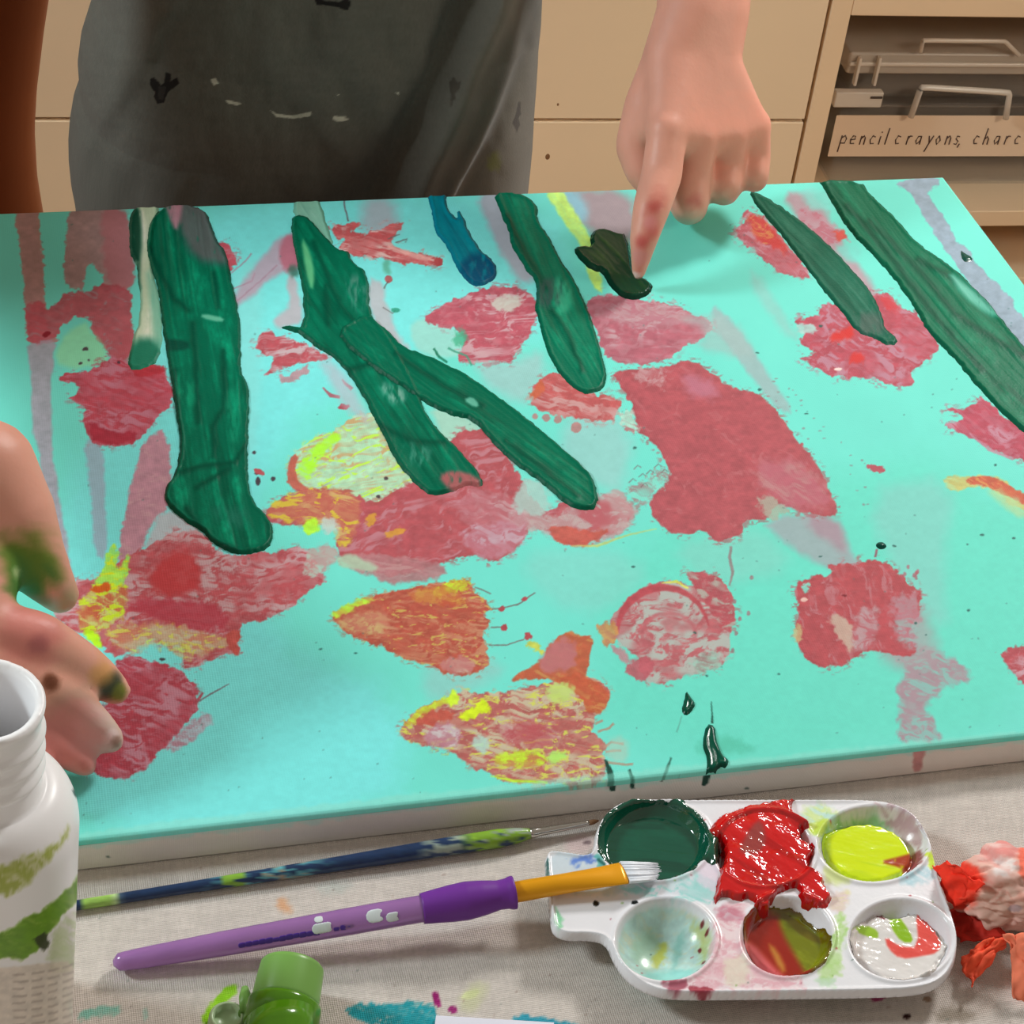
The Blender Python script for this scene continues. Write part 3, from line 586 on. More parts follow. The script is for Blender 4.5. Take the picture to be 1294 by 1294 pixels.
# the four primed sides, the near one with runs of paint
def side(xa, ya, xb, yb, painted):
    n = int(math.hypot(xb-xa, yb-ya)/.0006)+1 if painted else 40
    m = 26 if painted else 6
    s, t = np.meshgrid(np.linspace(0, 1, n), np.linspace(0, 1, m))
    dx, dy = xb-xa, yb-ya; L_ = math.hypot(dx, dy); nxn, nyn = dy/L_, -dx/L_
    zz = ZC-R0 + (ZT+.0004-ZC+R0)*t
    off = .0004*np.sin(t*PI) + .0005*(fbm(s*14, t*2, 5)-.5)
    pts = np.stack([(xa+dx*s+nxn*off).ravel(), (ya+dy*s+nyn*off).ravel(), zz.ravel()], 1)
    return pts, n, m
pts_all, f_all, c_all, k0 = [], [], [], 0
for a_ in ((XL, YF, XR, YF, 1), (XR, YF, XR, YB, 0), (XR, YB, XL, YB, 0), (XL, YB, XL, YF, 0)):
    pt, n_, m_ = side(*a_)
    u, v = proj(pt) if a_[4] else (pt[:, 0]*2500, pt[:, 1]*2500)
    e = Paint(u, v, (232, 226, 220), 40, .03)
    if a_[4]:
        tt = (ZC-R0-pt[:, 2])/(ZC-R0-ZT)
        m1 = sst(.20, .0, tt+.35*(fbm(u/18, v/8, 9)-.5)); e.col = e.col*(1-m1[:, None]*.8)+np.array([196, 232, 224])*m1[:, None]*.8
        e.lay([(1146,938),(1175,936),(1168,950),(1164,974),(1152,976),(1156,950)], (206,140,140), 2, 1.5, 6, .9)
        e.line([(771,975),(774,992),(774,1000)], [7,9,6], (8,62,50), .97); e.line([(798,985),(799,996)], 5, (8,62,50), .95)
        e.line([(895,975),(891,988),(888,993)], [9,8,4], (8,62,50), .97); e.line([(840,975),(836,988)], 3, (60,90,80), .9)
        e.lay([(690,990),(790,980),(790,992),(690,1000)], (206,180,184), 3, 3, 6, .7)
        for q in [(944,996),(1085,953),(1096,951),(137,1083),(190,1092),(330,1040)]: e.dot(*q, 3, (90,110,104), 1.6, .8)
        e.line([(1220,934),(1294,926)], 2, (206,220,120), .8)
    pts_all.append(pt); c_all.append(e.col); f_all.append(grid_faces(n_, m_)+k0); k0 += len(pt)
edge_m = mat('gesso edge', attr=True, rough=.7, bump=.3, bscale=700, weave=True, vary=.04)
o = link('canvas_edge', mesh_np('canvas_edge', np.concatenate(pts_all), np.concatenate(f_all), np.concatenate(c_all)), edge_m, canvas)
o['label'] = 'white primed edge with green and pink runs'
bm = bmesh.new()
for lo, hi in (((XL+.002, YF+.002), (XR-.002, YF+.03)), ((XL+.002, YB-.03), (XR-.002, YB-.002)), ((XL+.002, YF+.03), (XL+.03, YB-.03)), ((XR-.03, YF+.03), (XR-.002, YB-.03))):
    box(bm, (*lo, ZT+.0006), (*hi, ZC-.003))
bmobj('stretcher_bars', bm, mat('stretcher wood', (196, 160, 112), .6, vary=.12, vscale=40), canvas, smooth=False)
# ------------------------------------------------------------------ table and its cloth
TX0, TX1, TY0, TY1 = -0.62, 0.489, -0.10, 0.862
wood = mat('table wood', (150, 105, 66), .5, vary=.15, vscale=12)
table = empty('table', ((TX0+TX1)/2, (TY0+TY1)/2, 0)); tag(table, 'wooden work table hidden under the beige paint-stained cloth', 'table')
bm = bmesh.new(); box(bm, (TX0, TY0, ZT-.030), (TX1, TY1, ZT-.0022)); bmobj('tabletop', bm, wood, table, bevel=.002)
for sx in (TX0+.03, TX1-.08):
    for sy in (TY0+.03, TY1-.08):
        bm = bmesh.new(); box(bm, (sx, sy, 0), (sx+.05, sy+.05, ZT-.030)); bmobj('leg', bm, wood, table, bevel=.003)
bm = bmesh.new()
for lo, hi in (((TX0+.08, TY0+.04), (TX1-.08, TY0+.06)), ((TX0+.08, TY1-.06), (TX1-.08, TY1-.04)), ((TX0+.04, TY0+.08), (TX0+.06, TY1-.08)), ((TX1-.06, TY0+.08), (TX1-.04, TY1-.08))):
    box(bm, (*lo, ZT-.10), (*hi, ZT-.031))
bmobj('apron', bm, wood, table, smooth=False)
HG = .15
def axis(a, b, fa, fb, step):
    return np.concatenate([np.linspace(a-HG, a, 24)[:-1], np.linspace(a, fa, 40)[:-1], np.linspace(fa, fb, int((fb-fa)/step)), np.linspace(fb, b, 30)[1:], np.linspace(b, b+HG, 24)[1:]])
xs = axis(TX0, TX1, -.13, .43, .0008); ys = axis(TY0, TY1, .27, .50, .0008)
gx, gy = np.meshgrid(xs, ys); X_, Y_ = gx.ravel(), gy.ravel()
hx = np.maximum(TX0-X_, 0)+np.maximum(X_-TX1, 0); hy = np.maximum(TY0-Y_, 0)+np.maximum(Y_-TY1, 0)
hd = np.maximum(hx, hy)
out = .003+.012*np.clip(hd/HG, 0, 1)*(.5+fbm((X_+Y_)*14, (X_-Y_)*9, 8))
cx = np.clip(X_, TX0, TX1)+np.sign(X_-TX1)*(hx > 0)*out*np.where(X_ > TX1, 0.25, 1)*np.where(hx > 0, 1, 0)
cy = np.clip(Y_, TY0, TY1)+np.sign(Y_-TY1)*(hy > 0)*out*np.where(Y_ > TY1, .25, 1)
cz = ZT-hd - .0004 + .0004*fbm(X_*60, Y_*60, 3)*(hd == 0)
co_ = np.stack([cx, cy, cz], 1)
u, v = proj(np.stack([X_, Y_, np.full(len(X_), ZT)], 1))
c = Paint(u, v, (208, 199, 192), 60, .02)
wv = fbm(u/26, v/2.2, 71, 2)-.5; wv2 = fbm(u/2.4, v/14, 77, 2)-.5
c.col *= (1+.10*wv+.08*wv2)[:, None]
TLB = (30, 156, 170)
c.lay([(432,1272),(470,1266),(500,1270),(520,1262),(548,1268),(560,1294),(540,1310),(450,1290)], TLB, 2, 4, 7, .95, .15, (190,195,188), ms=(6,3))
c.lay([(642,1284),(670,1282),(700,1288),(728,1292),(735,1300),(660,1300)], (40,150,176), 2, 3, 6, .9)
c.lay([(546,1254),(552,1250),(557,1268),(556,1274),(549,1270)], (158,32,112), 1, 1, 4); c.dot(572, 1275, 6, (160,50,120), 5)
c.lay([(583,1258),(592,1250),(606,1248),(604,1256),(596,1263),(586,1262)], (222,228,176), 1.5, 1.5, 4); c.lay([(578,1262),(600,1240),(620,1245),(605,1275),(585,1280)], (200,206,150), 8, 3, 6, .5)
c.lay([(348,1138),(358,1133),(370,1148),(366,1156),(354,1150)], (228,160,110), 5, 3, 4, .7)
c.lay([(100,1278),(125,1270),(153,1272),(150,1283),(120,1284),(100,1290)], (110,190,172), 3, 4, 6, .8, .3, (205,195,185)); c.lay([(180,1274),(187,1272),(186,1290),(180,1290)], (130,190,176), 3, 3, 4, .6)
c.lay([(253,1288),(262,1272),(280,1252),(292,1243),(301,1245),(298,1256),(284,1268),(272,1282),(262,1300)], (140,205,30), 2, 2, 5, .95, .2, (175,225,90))
c.lay([(400,1118),(430,1112),(450,1120),(425,1130),(405,1127)], (160,180,175), 7, 3, 6, .35)
c.lay([(1095,1256),(1125,1252),(1118,1262),(1104,1266)], (170,40,100), 1.5, 1.5, 4, .85); c.dot(1146, 1284, 5, (50,20,20), 3.5); c.dot(1172, 1262, 6, (130,96,70), 3.5, .7)
c.lay([(1180,1278),(1210,1272),(1240,1284),(1215,1292),(1190,1290)], (140,130,115), 6, 4, 5, .6)
for q in [(742,1064,5,3.4),(806,1143,0,0)]:
    if q[2]: c.dot(q[0], q[1], q[2], (20,16,20), q[3])
c.lay([(715,1058),(745,1052),(752,1072),(730,1080),(712,1072)], (206,176,178), 6, 3, 5, .6)
for k in range(70):
    x = random.uniform(100, 1290); y = random.uniform(1090, 1294)
    c.dot(x, y, random.uniform(.8, 2.2), random.choice([(130,116,108), (120,130,124), (150,120,110)]), random.uniform(.7, 1.6), .5)
cloth_m = mat('canvas cloth', attr=True, rough=.85, bump=.35, bscale=420, weave=True, vary=.03, vscale=60, spec=.2)
cl = link('drop_cloth', mesh_np('drop_cloth', co_, grid_faces(len(xs), len(ys)), c.col), cloth_m)
tag(cl, 'beige woven cloth with paint stains, covering the table under the canvas and palette', 'tablecloth')

# ------------------------------------------------------------------ palette with six wells
PZ = ZT+.0128
OUT = [(752,1052),(758,1036),(770,1022),(785,1013),(800,1010),(900,1009),(1000,1009),(1100,1009),(1130,1014),(1155,1028),(1172,1050),(1181,1080),(1190,1118),(1203,1150),(1212,1185),(1209,1213),(1194,1238),(1165,1251),(1100,1254),(950,1256),(850,1257),(820,1250),(793,1234),(776,1210),(767,1186),(745,1181),(716,1182),(700,1175),(696,1160),(693,1120),(689,1092),(690,1072),(720,1076),(746,1080),(751,1064)]
WELL = [(826,1063,69,49), (966,1077,62,47), (1103,1067,68,47), (841,1188,62,51), (994,1184,57,49), (1138,1188,64,50)]
cs = [atz(a, b, PZ) for a, b in ((680,1000),(1225,1000),(680,1270),(1225,1270))]
x0 = min(q[0] for q in cs); x1 = max(q[0] for q in cs); y0 = min(q[1] for q in cs); y1 = max(q[1] for q in cs)
st = .0004; nx = int((x1-x0)/st); ny = int((y1-y0)/st)
gx, gy = np.meshgrid(np.linspace(x0, x1, nx), np.linspace(y0, y1, ny)); P3 = np.stack([gx.ravel(), gy.ravel(), np.full(gx.size, PZ)], 1)
u, v = proj(P3)
dout = sdist(u, v, smooth_poly(OUT, 2))
zz = np.full(len(u), PZ); inw = np.zeros(len(u))
for (a, b, rx, ry) in WELL:
    q = np.sqrt(((u-a)/rx)**2+((v-b)/ry)**2)
    dpt = .0108*np.clip(1-np.clip(q, 0, 1)**2.6, 0, 1)**.75
    zz -= dpt; inw = np.maximum(inw, sst(1.0, .93, q)); zz += .0007*np.exp(-((q-1.06)/.05)**2)
zz += .0006*np.exp(-((dout-3)/2.5)**2); zz -= .0034*sst(3.2, -.3, dout)
g = Paint(u, v, (232, 232, 238), 90, .015)
def sm(P, c, a=.8, soft=4, w=5, **k): g.lay(P, c, soft, w, 9, a, **k)
sm([(690,1072),(750,1080),(780,1110),(800,1130),(700,1130)], (196,214,226), .8)
sm([(716,1085),(745,1082),(760,1086),(735,1094),(720,1092)], (90,130,216), .9, 3)
sm([(745,1080),(760,1085),(768,1098),(764,1106)], (60,170,160), .7, 2)
sm([(770,1120),(830,1110),(905,1100),(910,1145),(870,1140),(820,1135)], (150,216,214), .85, 6, 6, mott=.4, mcol=(226,224,236))
sm([(880,1090),(912,1092),(910,1125),(885,1125)], (230,214,232), .7, 4)
for (a, b, rx, ry), c_ in zip(WELL[3:4], [(186,220,216)]):
    P = [(a+rx*.95*math.cos(k*PI/12), b+ry*.95*math.sin(k*PI/12)) for k in range(24)]
    g.lay(P, c_, 2, 1, 8, .95, .2, (206,214,190))
    g.lay([(a-40,b-20),(a-10,b-35),(a+10,b-10),(a-20,b+20),(a-35,b+10)], (166,206,178), 8, 5, 8, .7)
    g.lay([(a-12,b-5),(a+4,b-22),(a+10,b-12),(a-2,b+10),(a-10,b+10)], (200,206,80), 4, 4, 5, .8); g.lay([(a+15,b-25),(a+30,b-28),(a+24,b+5),(a+14,b+20)], (120,186,176), 6, 4, 6, .6)
    g.lay([(a+30,b-35),(a+52,b-25),(a+60,b+5),(a+46,b+25),(a+48,b-5)], (186,196,110), 5, 4, 6, .7); g.lay([(a-30,b+20),(a+20,b+12),(a+45,b+25),(a+10,b+46),(a-25,b+38)], (140,218,212), 6, 4, 8, .7)
    for q in [(a+48,b-26),(a+54,b-16),(a+50,b+20),(a+47,b-2)]: g.dot(q[0], q[1], 2.4, (120,50,50), 3)
sm([(902,1150),(945,1130),(940,1180),(960,1215),(1010,1235),(1020,1250),(880,1252),(850,1245),(890,1225),(905,1195)], (226,170,182), .9, 6, 6, mott=.4, mcol=(240,222,226))
sm([(905,1140),(940,1150),(935,1165),(908,1162)], (200,120,140), .8, 4, mott=.3); sm([(835,1240),(862,1236),(868,1250),(848,1256)], (160,70,90), .85, 3)
sm([(870,1246),(900,1248),(905,1256),(875,1256)], (150,30,50), .85, 2); sm([(910,1215),(945,1205),(950,1240),(920,1250)], (226,222,200), .7, 5)
sm([(1005,1020),(1050,1014),(1062,1035),(1040,1060),(1020,1050)], (176,220,206), .8, 5, mott=.4, mcol=(200,226,120))
sm([(1020,1040),(1045,1030),(1040,1060),(1022,1055)], (200,224,70), .8, 4)
sm([(1040,1048),(1070,1026),(1110,1022),(1140,1032),(1110,1036),(1070,1040),(1046,1070)], (130,190,130), .85, 4, mott=.3, mcol=(190,214,190))
sm([(1100,1016),(1135,1018),(1160,1035),(1170,1060),(1160,1062),(1140,1036),(1112,1026)], (186,150,160), .85, 3, mott=.4, mcol=(236,230,232))
sm([(1145,1085),(1160,1062),(1170,1075),(1160,1092),(1148,1100)], (140,60,60), .85, 3)
sm([(1130,1104),(1165,1095),(1182,1090),(1184,1112),(1140,1120)], (160,206,220), .8, 5, mott=.3, mcol=(226,232,240)); sm([(1172,1080),(1182,1078),(1182,1096),(1174,1098)], (210,240,60), .85, 2)
sm([(1040,1092),(1075,1102),(1080,1115),(1050,1120),(1042,1108)], (206,222,130), .75, 5)
sm([(1050,1130),(1075,1125),(1070,1150),(1050,1155)], (224,196,190), .7, 4, mott=.4, mcol=(230,220,140))
sm([(1052,1165),(1066,1150),(1070,1180),(1062,1215),(1068,1225),(1040,1245),(1030,1235),(1050,1205)], (170,214,120), .85, 3, mott=.35, mcol=(230,236,226)); sm([(1028,1240),(1055,1232),(1060,1246),(1040,1248)], (190,222,190), .8, 3)
for q in [(753,1142),(802,1141),(772,1072)]: g.dot(*q, 4.2, (14,20,22), 3.6)
for P in ([(689,1072),(694,1070),(700,1076)], [(691,1085),(692,1100),(693,1115)], [(755,1086),(765,1094)]): g.line(P, 3, (30,90,86), .8)
sm([(697,1148),(706,1150),(712,1172),(704,1176)], (120,206,150), .8, 3)
for k in range(60):
    x = random.uniform(760, 1195); y = random.uniform(1014, 1250)
    g.dot(x, y, random.uniform(.8, 2), random.choice([(60,90,80), (150,60,80), (180,40,50), (110,160,60)]), random.uniform(.7, 1.4), .6)
A_ = g.stroke
pg = A_([(755,1062),(759,1042),(769,1027),(789,1016),(800,1006),(808,1012),(833,1013),(848,1016),(854,1006),(862,1010),(868,1020),(878,1024),(890,1037),(897,1054),(914,1063),(912,1081),(905,1096),(884,1086),(880,1101),(863,1104),(843,1111),(833,1115),(821,1098),(808,1092),(789,1092),(766,1091),(756,1081)], 'green_paint', (4,82,62), (10,100,76), (0,60,46), H=.0012, warp=1.5, lightamt=.4, lab='glossy dark green paint', wave=.4)
pr = A_([(941,1158),(955,1146),(976,1140),(1007,1140),(1031,1158),(1049,1173),(1051,1200),(1043,1219),(1021,1233),(1007,1234),(986,1226),(964,1212),(946,1190),(938,1171)], 'mixed_paint', (118,124,10), (150,160,30), (96,70,10), H=.001, warp=1, lightamt=.9, lab='olive and red mixed paint', wave=.25)
g.tint(pr, [(935,1150),(985,1140),(990,1165),(1010,1200),(1030,1235),(1000,1236),(960,1212)], (156,26,14), 6, .95, cut=-.35)
g.tint(pr, [(938,1178),(955,1180),(975,1205),(1005,1232),(975,1226),(945,1200)], (226,110,116), 5, .9, cut=-.1); g.tint(pr, [(972,1180),(985,1188),(998,1215),(990,1218)], (206,150,60), 4, .8, cut=.0)
rd = A_([(897,1047),(907,1032),(928,1025),(965,1016),(1005,1009),(999,1021),(1006,1032),(1029,1043),(1008,1053),(1032,1071),(1019,1097),(1040,1105),(1042,1123),(1053,1134),(1045,1148),(1028,1148),(1010,1138),(1008,1122),(990,1126),(976,1138),(972,1152),(955,1150),(950,1136),(932,1140),(915,1132),(901,1147),(907,1113),(915,1079),(912,1062),(899,1056)], 'red_paint', (206,8,14), (226,40,40), (160,0,8), H=.0030, warp=2, lightamt=.5, lab='heaped glossy red paint', wave=.12)
g.tint(rd, [(932,1078),(948,1048),(962,1040),(968,1070),(955,1084),(938,1084)], (150,70,66), 4, .85, cut=-.3)
ye = A_([(1040,1053),(1054,1041),(1083,1031),(1110,1031),(1140,1044),(1156,1066),(1158,1079),(1150,1093),(1137,1102),(1112,1110),(1091,1110),(1067,1101),(1048,1085),(1040,1068)], 'yellow_paint', (216,238,6), (226,244,20), (190,220,10), H=.001, warp=1, lightamt=.4, lab='lemon yellow paint', wave=.3)
g.tint(ye, [(1112,1083),(1140,1076),(1162,1070),(1160,1086),(1146,1096),(1140,1090)], (170,40,20), 2.5, .9, ms=(9,9), cut=.05); g.tint(ye, [(1038,1050),(1050,1040),(1052,1090),(1040,1080)], (170,206,60), 4, .7)
wh = A_([(1076,1171),(1094,1158),(1112,1146),(1133,1150),(1157,1144),(1176,1156),(1196,1179),(1199,1196),(1188,1210),(1181,1233),(1157,1238),(1136,1241),(1109,1228),(1090,1212),(1073,1194)], 'white_paint', (228,224,222), (238,236,236), (206,200,198), H=.0022, warp=1.2, lightamt=.5, lab='white paint with red and green swirls', wave=.15)
g.tint(wh, [(1125,1148),(1135,1146),(1152,1170),(1157,1184),(1142,1184),(1128,1166)], (140,190,20), 1.6, .95, cut=-.4)
g.tint(wh, [(1080,1168),(1096,1162),(1112,1170),(1112,1180),(1096,1176)], (150,196,40), 1.6, .9, cut=-.3)
g.tint(wh, [(1159,1143),(1176,1150),(1192,1182),(1189,1197),(1166,1202),(1140,1205),(1124,1192),(1120,1176),(1140,1190),(1164,1190)], (236,80,72), 2, .95, cut=-.4); g.tint(wh, [(1108,1144),(1118,1146),(1122,1156),(1112,1152)], (110,30,40), 1.2, .9, cut=-.4)
pal = empty('paint_palette', atz(960, 1130, ZT)); tag(pal, 'white plastic six-well palette smeared with wet green, red, yellow and white paint', 'palette')
F4 = grid_faces(nx, ny)
sel = np.nonzero((dout[F4] > 0).any(1))[0]
P3[:, 2] = zz+g.h; PS = snap(P3, dout, nx, ny)
plastic_m = mat('smeared white plastic', attr=True, rough=.22, bump=.08, bscale=600, vary=.0, spec=.5)
o = link('tray', sub_mesh('tray', PS, F4, sel, g.col), plastic_m, pal)
so = o.modifiers.new('shell', 'SOLIDIFY'); so.thickness = .0012; so.offset = -1
palette_wet = mat('wet paint in wells', attr=True, rough=.07, vary=.0, spec=.6, coat=.7)
LEV = {'green_paint': PZ-.0048, 'yellow_paint': PZ-.0030, 'mixed_paint': PZ-.0052, 'white_paint': PZ-.0045, 'red_paint': PZ-.0002}
for q in g.parts:
    dfull = np.full(len(u), -30.0); dfull[q['i']] = q['d']
    z = P3[:, 2].copy(); i = q['i']; d = q['d']
    lv = LEV[q['name']]
    fill = np.maximum(lv, zz[i]+.0003)
    z[i] = np.where(d > -.8, zz[i]+(fill-zz[i])*sst(-1, 6, d)+q['h']*(.6 if q['name'] not in ('red_paint', 'white_paint') else 1.2), z[i])
    col = np.zeros((len(u), 3)); col[i] = q['c']; w = snap(P3, dfull, nx, ny); w[:, 2] = z
    o = link(q['name'], sub_mesh(q['name'], w, F4, np.nonzero((dfull[F4] > 0).any(1))[0], col), palette_wet, pal); o['label'] = q['lab']

# ------------------------------------------------------------------ brushes
def paint_attr(o_me, fn):
    n = len(o_me.vertices); a = np.empty(n*3, np.float32); o_me.vertices.foreach_get('co', a); a = a.reshape(-1, 3).astype(float)
    set_col(o_me, fn(a))
def brush_lathe(name, A0, B0, prof, m, parent, n=28, colf=None, flat=None):
    """prof: (fraction along A-B, radius[, flat factor])"""
    fr = along(A0, B0); L_ = (Vector(B0)-Vector(A0)).length
    bm = bmesh.new(); rings = []
    for q in prof:
        t, r = q[0], q[1]; fl = q[2] if len(q) > 2 else 1.0; wd = q[3] if len(q) > 3 else 1.0
        rings.append([bm.verts.new(fr @ Vector((r*wd*math.cos(2*PI*k/n), r*fl*math.sin(2*PI*k/n), t*L_))) for k in range(n)])
    for a, b in zip(rings[:-1], rings[1:]):
        for k in range(n): bm.faces.new((a[k], a[(k+1) % n], b[(k+1) % n], b[k]))
    bm.faces.new(rings[0][::-1]); bm.faces.new(rings[-1])
    bmesh.ops.recalc_face_normals(bm, faces=bm.faces[:])
    me = bpy.data.meshes.new(name); bm.to_mesh(me); bm.free()
    if colf: paint_attr(me, lambda a: colf(np.array([((Vector(p_)-Vector(A0)).dot(Vector(B0)-Vector(A0)))/L_**2 for p_ in a]), a))
    return link(name, me, m, parent)
def sstep_prof(keys, n=60):
    k = np.array(keys); t = np.linspace(k[0, 0], k[-1, 0], n)
    return [(x, *[float(np.interp(x, k[:, 0], k[:, j])) for j in range(1, k.shape[1])]) for x in t]
# thin dark blue brush in front of the canvas
a = atz(40, 1153, ZT+.0021); b = atz(671, 1053, ZT+.0034)
br = empty('paintbrush', (a+b)/2*np.array([1, 1, 0])+np.array([0, 0, ZT])); tag(br, 'thin dark blue paintbrush crusted with paint, lying between the canvas and the purple brush', 'paintbrush')
def blue(t, P):
    uu, vv = proj(P); n = fbm(uu/16, vv/4, 5, 3); c = np.tile(np.array([28., 52, 88]), (len(t), 1))
    def mixc(m, col): c[:] = c*(1-m[:, None])+np.asarray(col, float)*m[:, None]
    mixc(sst(.30, .40, t)*sst(.62, .5, t)*sst(.42, .55, n), (90, 166, 176)); mixc(sst(.38, .42, t)*sst(.58, .5, t)*sst(.6, .7, n), (150, 140, 120))
    mixc(sst(.74, .80, t)*sst(.45, .55, fbm(uu/20, vv/5, 9, 3)), (150, 164, 150)); mixc(sst(.84, .88, t)*sst(.38, .5, n), (128, 170, 50))
    mixc(sst(.168, .16, t)*sst(.09, .10, t), (150, 190, 90)); mixc(((t > .365) & (t < .405)).astype(float)*sst(.4, .5, n), (130, 176, 60)); mixc(sst(.17, .165, t)*sst(.155, .16, t), (210, 220, 200))
    return c*(1+.3*(fbm(uu/6, vv/3, 2)-.5))[:, None]
brush_lathe('handle', a, b, sstep_prof([(0, .0012), (.02, .0017), (.3, .0020), (.6, .0026), (.82, .0033), (.93, .0034), (.97, .0028), (1.0, .0018)], 90), mat('crusted blue lacquer', attr=True, rough=.3, bump=.25, bscale=500, vary=0), br, colf=blue)
b2 = atz(744, 1040, ZT+.0034); chrome = mat('nickel', (200, 196, 190), .18, metal=1.0, vary=.03)
o = brush_lathe('ferrule', np.array(b)-(np.array(b2)-np.array(b))*.02, b2, sstep_prof([(0, .0019), (.1, .0019), (.12, .0016), (.5, .0014), (1, .0010)], 20), chrome, br); o['label'] = 'silver ferrule'
brush_lathe('bristles', b2, atz(757, 1037, ZT+.0034), [(0, .001), (.5, .0009), (.85, .0005), (1, .0001)], mat('brown bristles', (120, 84, 54), .7, bump=.4, bscale=1500), br)
# thick purple brush leaning on the palette
a = atz(143, 1217, ZT+.0036); b = atz(790, 1103, PZ+.0062)
a, b = np.array(a), np.array(b); D = b-a
def T(px):                       # fraction along the purple brush at a given place of the photo
    lo, hi = 0., 1.
    for _ in range(40):
        m_ = (lo+hi)/2
        if proj((a+D*m_)[None])[0][0] < px: lo = m_
        else: hi = m_
    return lo
br = empty('paintbrush', (a+b)/2*np.array([1, 1, 0])+np.array([0, 0, ZT])); tag(br, 'thick purple paintbrush with a rubber grip, its orange ferrule resting on the palette', 'paintbrush')
purp = mat('clear purple plastic', (184, 132, 204), .16, trans=.5, vary=.05, vscale=80, spec=.5, coat=.3)
g0, g1, f1 = T(533), T(650), T(790)
R_ = lambda w: w/2/3680
brush_lathe('handle', a, a+D*(g0+.01), sstep_prof([(0, R_(8)), (.008, R_(18)), (.02, R_(23)), (.1, R_(26)), (.35, R_(31)), (.75, R_(34)), (1, R_(34))], 60), purp, br)['label'] = 'translucent purple handle'
pts = [(533,38),(545,41),(570,46),(590,48),(610,44),(630,37),(640,38),(646,42),(650,42)]
o = brush_lathe('grip', a+D*g0, a+D*g1, sstep_prof([((T(x)-g0)/(g1-g0), R_(w)) for x, w in pts], 50), mat('purple rubber', (112, 48, 152), .42, vary=.04, spec=.4), br); o['label'] = 'purple rubber grip'
orange = mat('orange metal ferrule', (236, 164, 20), .28, vary=.04, metal=.25, spec=.5)
# the ferrule flattens towards the tip
brush_lathe('ferrule', a+D*(g1-.01), b, sstep_prof([(0, R_(27), 1, 1), (.4, R_(27), .9, 1.0), (.7, R_(27), .6, 1.12), (.9, R_(28), .34, 1.22), (1, R_(28), .26, 1.26)], 30), orange, br)['label'] = 'orange ferrule flattened at the tip'
bt = np.array(atz(838, 1101, PZ+.0018)); Lb = np.linalg.norm(bt-b)
fr = along(b, bt); bm = bmesh.new()
for k in range(190):
    sx = random.uniform(-1, 1); sy = random.uniform(-1, 1)
    x0_ = sx*R_(33); y0_ = sy*R_(6); e = random.uniform(.72, 1.0)-.25*max(0, -sx)
    pts_ = [fr @ Vector((x0_*(1-.15*t*t), y0_*(1-.5*t), (-.02+t*e)*Lb)) for t in (0, .4, .75, 1)]
    tube(bm, pts_, [.00040, .00040, .00032, .00010], 5)
bmobj('bristles', bm, mat('white nylon bristles', (232, 238, 248), .4, vary=.05, vscale=400), br)['label'] = 'white nylon bristles'
# white paint smears and rubbed print on the purple handle
bm = bmesh.new()
def smear(bm, px0, px1, off, w, r):
    up = Vector((0, -.55, .83)).normalized(); side_ = Vector(D).normalized().cross(up).normalized()
    for s in np.linspace(0, 1, 5):
        t = T(px0+(px1-px0)*s); pc = Vector(a+D*t); n_ = (up*math.cos(off)+side_*math.sin(off)).normalized()
        m4 = Matrix.Translation(pc+n_*r*.97) @ along((0, 0, 0), n_).to_4x4() @ Matrix.Diagonal((w*(1-.5*abs(s-.5)), w*.8, .00018, 1))
        bmesh.ops.create_uvsphere(bm, u_segments=10, v_segments=6, radius=1, matrix=m4)
for px0, px1, off, w in [(398,412,.2,.0022),(468,476,.0,.0028),(490,497,.3,.0020),(401,404,-.5,.0016)]: smear(bm, px0, px1, off, w, R_(34))
bmobj('paint_smear', bm, mat('dry white paint', (214, 222, 226), .5), br)['label'] = 'white paint specks on the handle'
bm = bmesh.new()
for k, px_ in enumerate(np.arange(302, 440, 8.5)):
    if not 396 < px_ < 414: smear(bm, px_, px_+4, .42+.05*random.random(), .0009+.0005*random.random(), R_(33.5))
bmobj('rubbed_print', bm, mat('rubbed indigo print', (76, 40, 150), .4), br)['label'] = 'worn indigo lettering, unreadable'

# ------------------------------------------------------------------ green paint tube at the near edge
p1 = np.array(atz(370, 1219, ZT+.0150)); p0 = np.array(atz(360, 1268, ZT+.0122))
d_ = (p1-p0)/np.linalg.norm(p1-p0); Lc = np.linalg.norm(p1-p0)
tb = empty('paint_tube', (p0[0], p0[1]-.03, ZT)); tag(tb, 'green capped paint tube lying at the near edge, its cap below the purple brush', 'paint tube')
greenp = mat('green plastic', (122, 172, 84), .34, vary=.05, spec=.5); greend = mat('paint-wet green plastic', (84, 142, 18), .16, vary=.12, vscale=150, spec=.6)
fr = along(p0, p1); bm = bmesh.new()
lathe(bm, [(.0108, -.001), (.0110, .001), (.0108, Lc*.5), (.0105, Lc*.86), (.0104, Lc*.93), (.0098, Lc*.985), (.0088, Lc), (.004, Lc)], fr, 56)
bmobj('cap', bm, greenp, tb)['label'] = 'pale green cap'
bm = bmesh.new(); lathe(bm, [(.0114, -.0085), (.0121, -.008), (.0122, -.0015), (.0119, -.0005), (.0112, 0)], fr, 56); bmobj('collar', bm, greend, tb)['label'] = 'dark green collar wet with paint'
bm = bmesh.new(); rings = []
for s in np.linspace(0, 1, 14):
    rr = .0118*(1-.15*s); fl = 1-.86*s**1.3
    ctr = Vector(p0)-Vector(d_)*(.008+.075*s); ctr.z = max(ZT+.0012+rr*fl, ctr.z-.02*s*0)
    rings.append([bm.verts.new(Vector((ctr.x+rr*(1+.35*s)*math.cos(2*PI*k/28), ctr.y, ctr.z+rr*fl*math.sin(2*PI*k/28)))) for k in range(28)])
for q, w in zip(rings[:-1], rings[1:]):
    for k in range(28): bm.faces.new((q[k], q[(k+1) % 28], w[(k+1) % 28], w[k]))
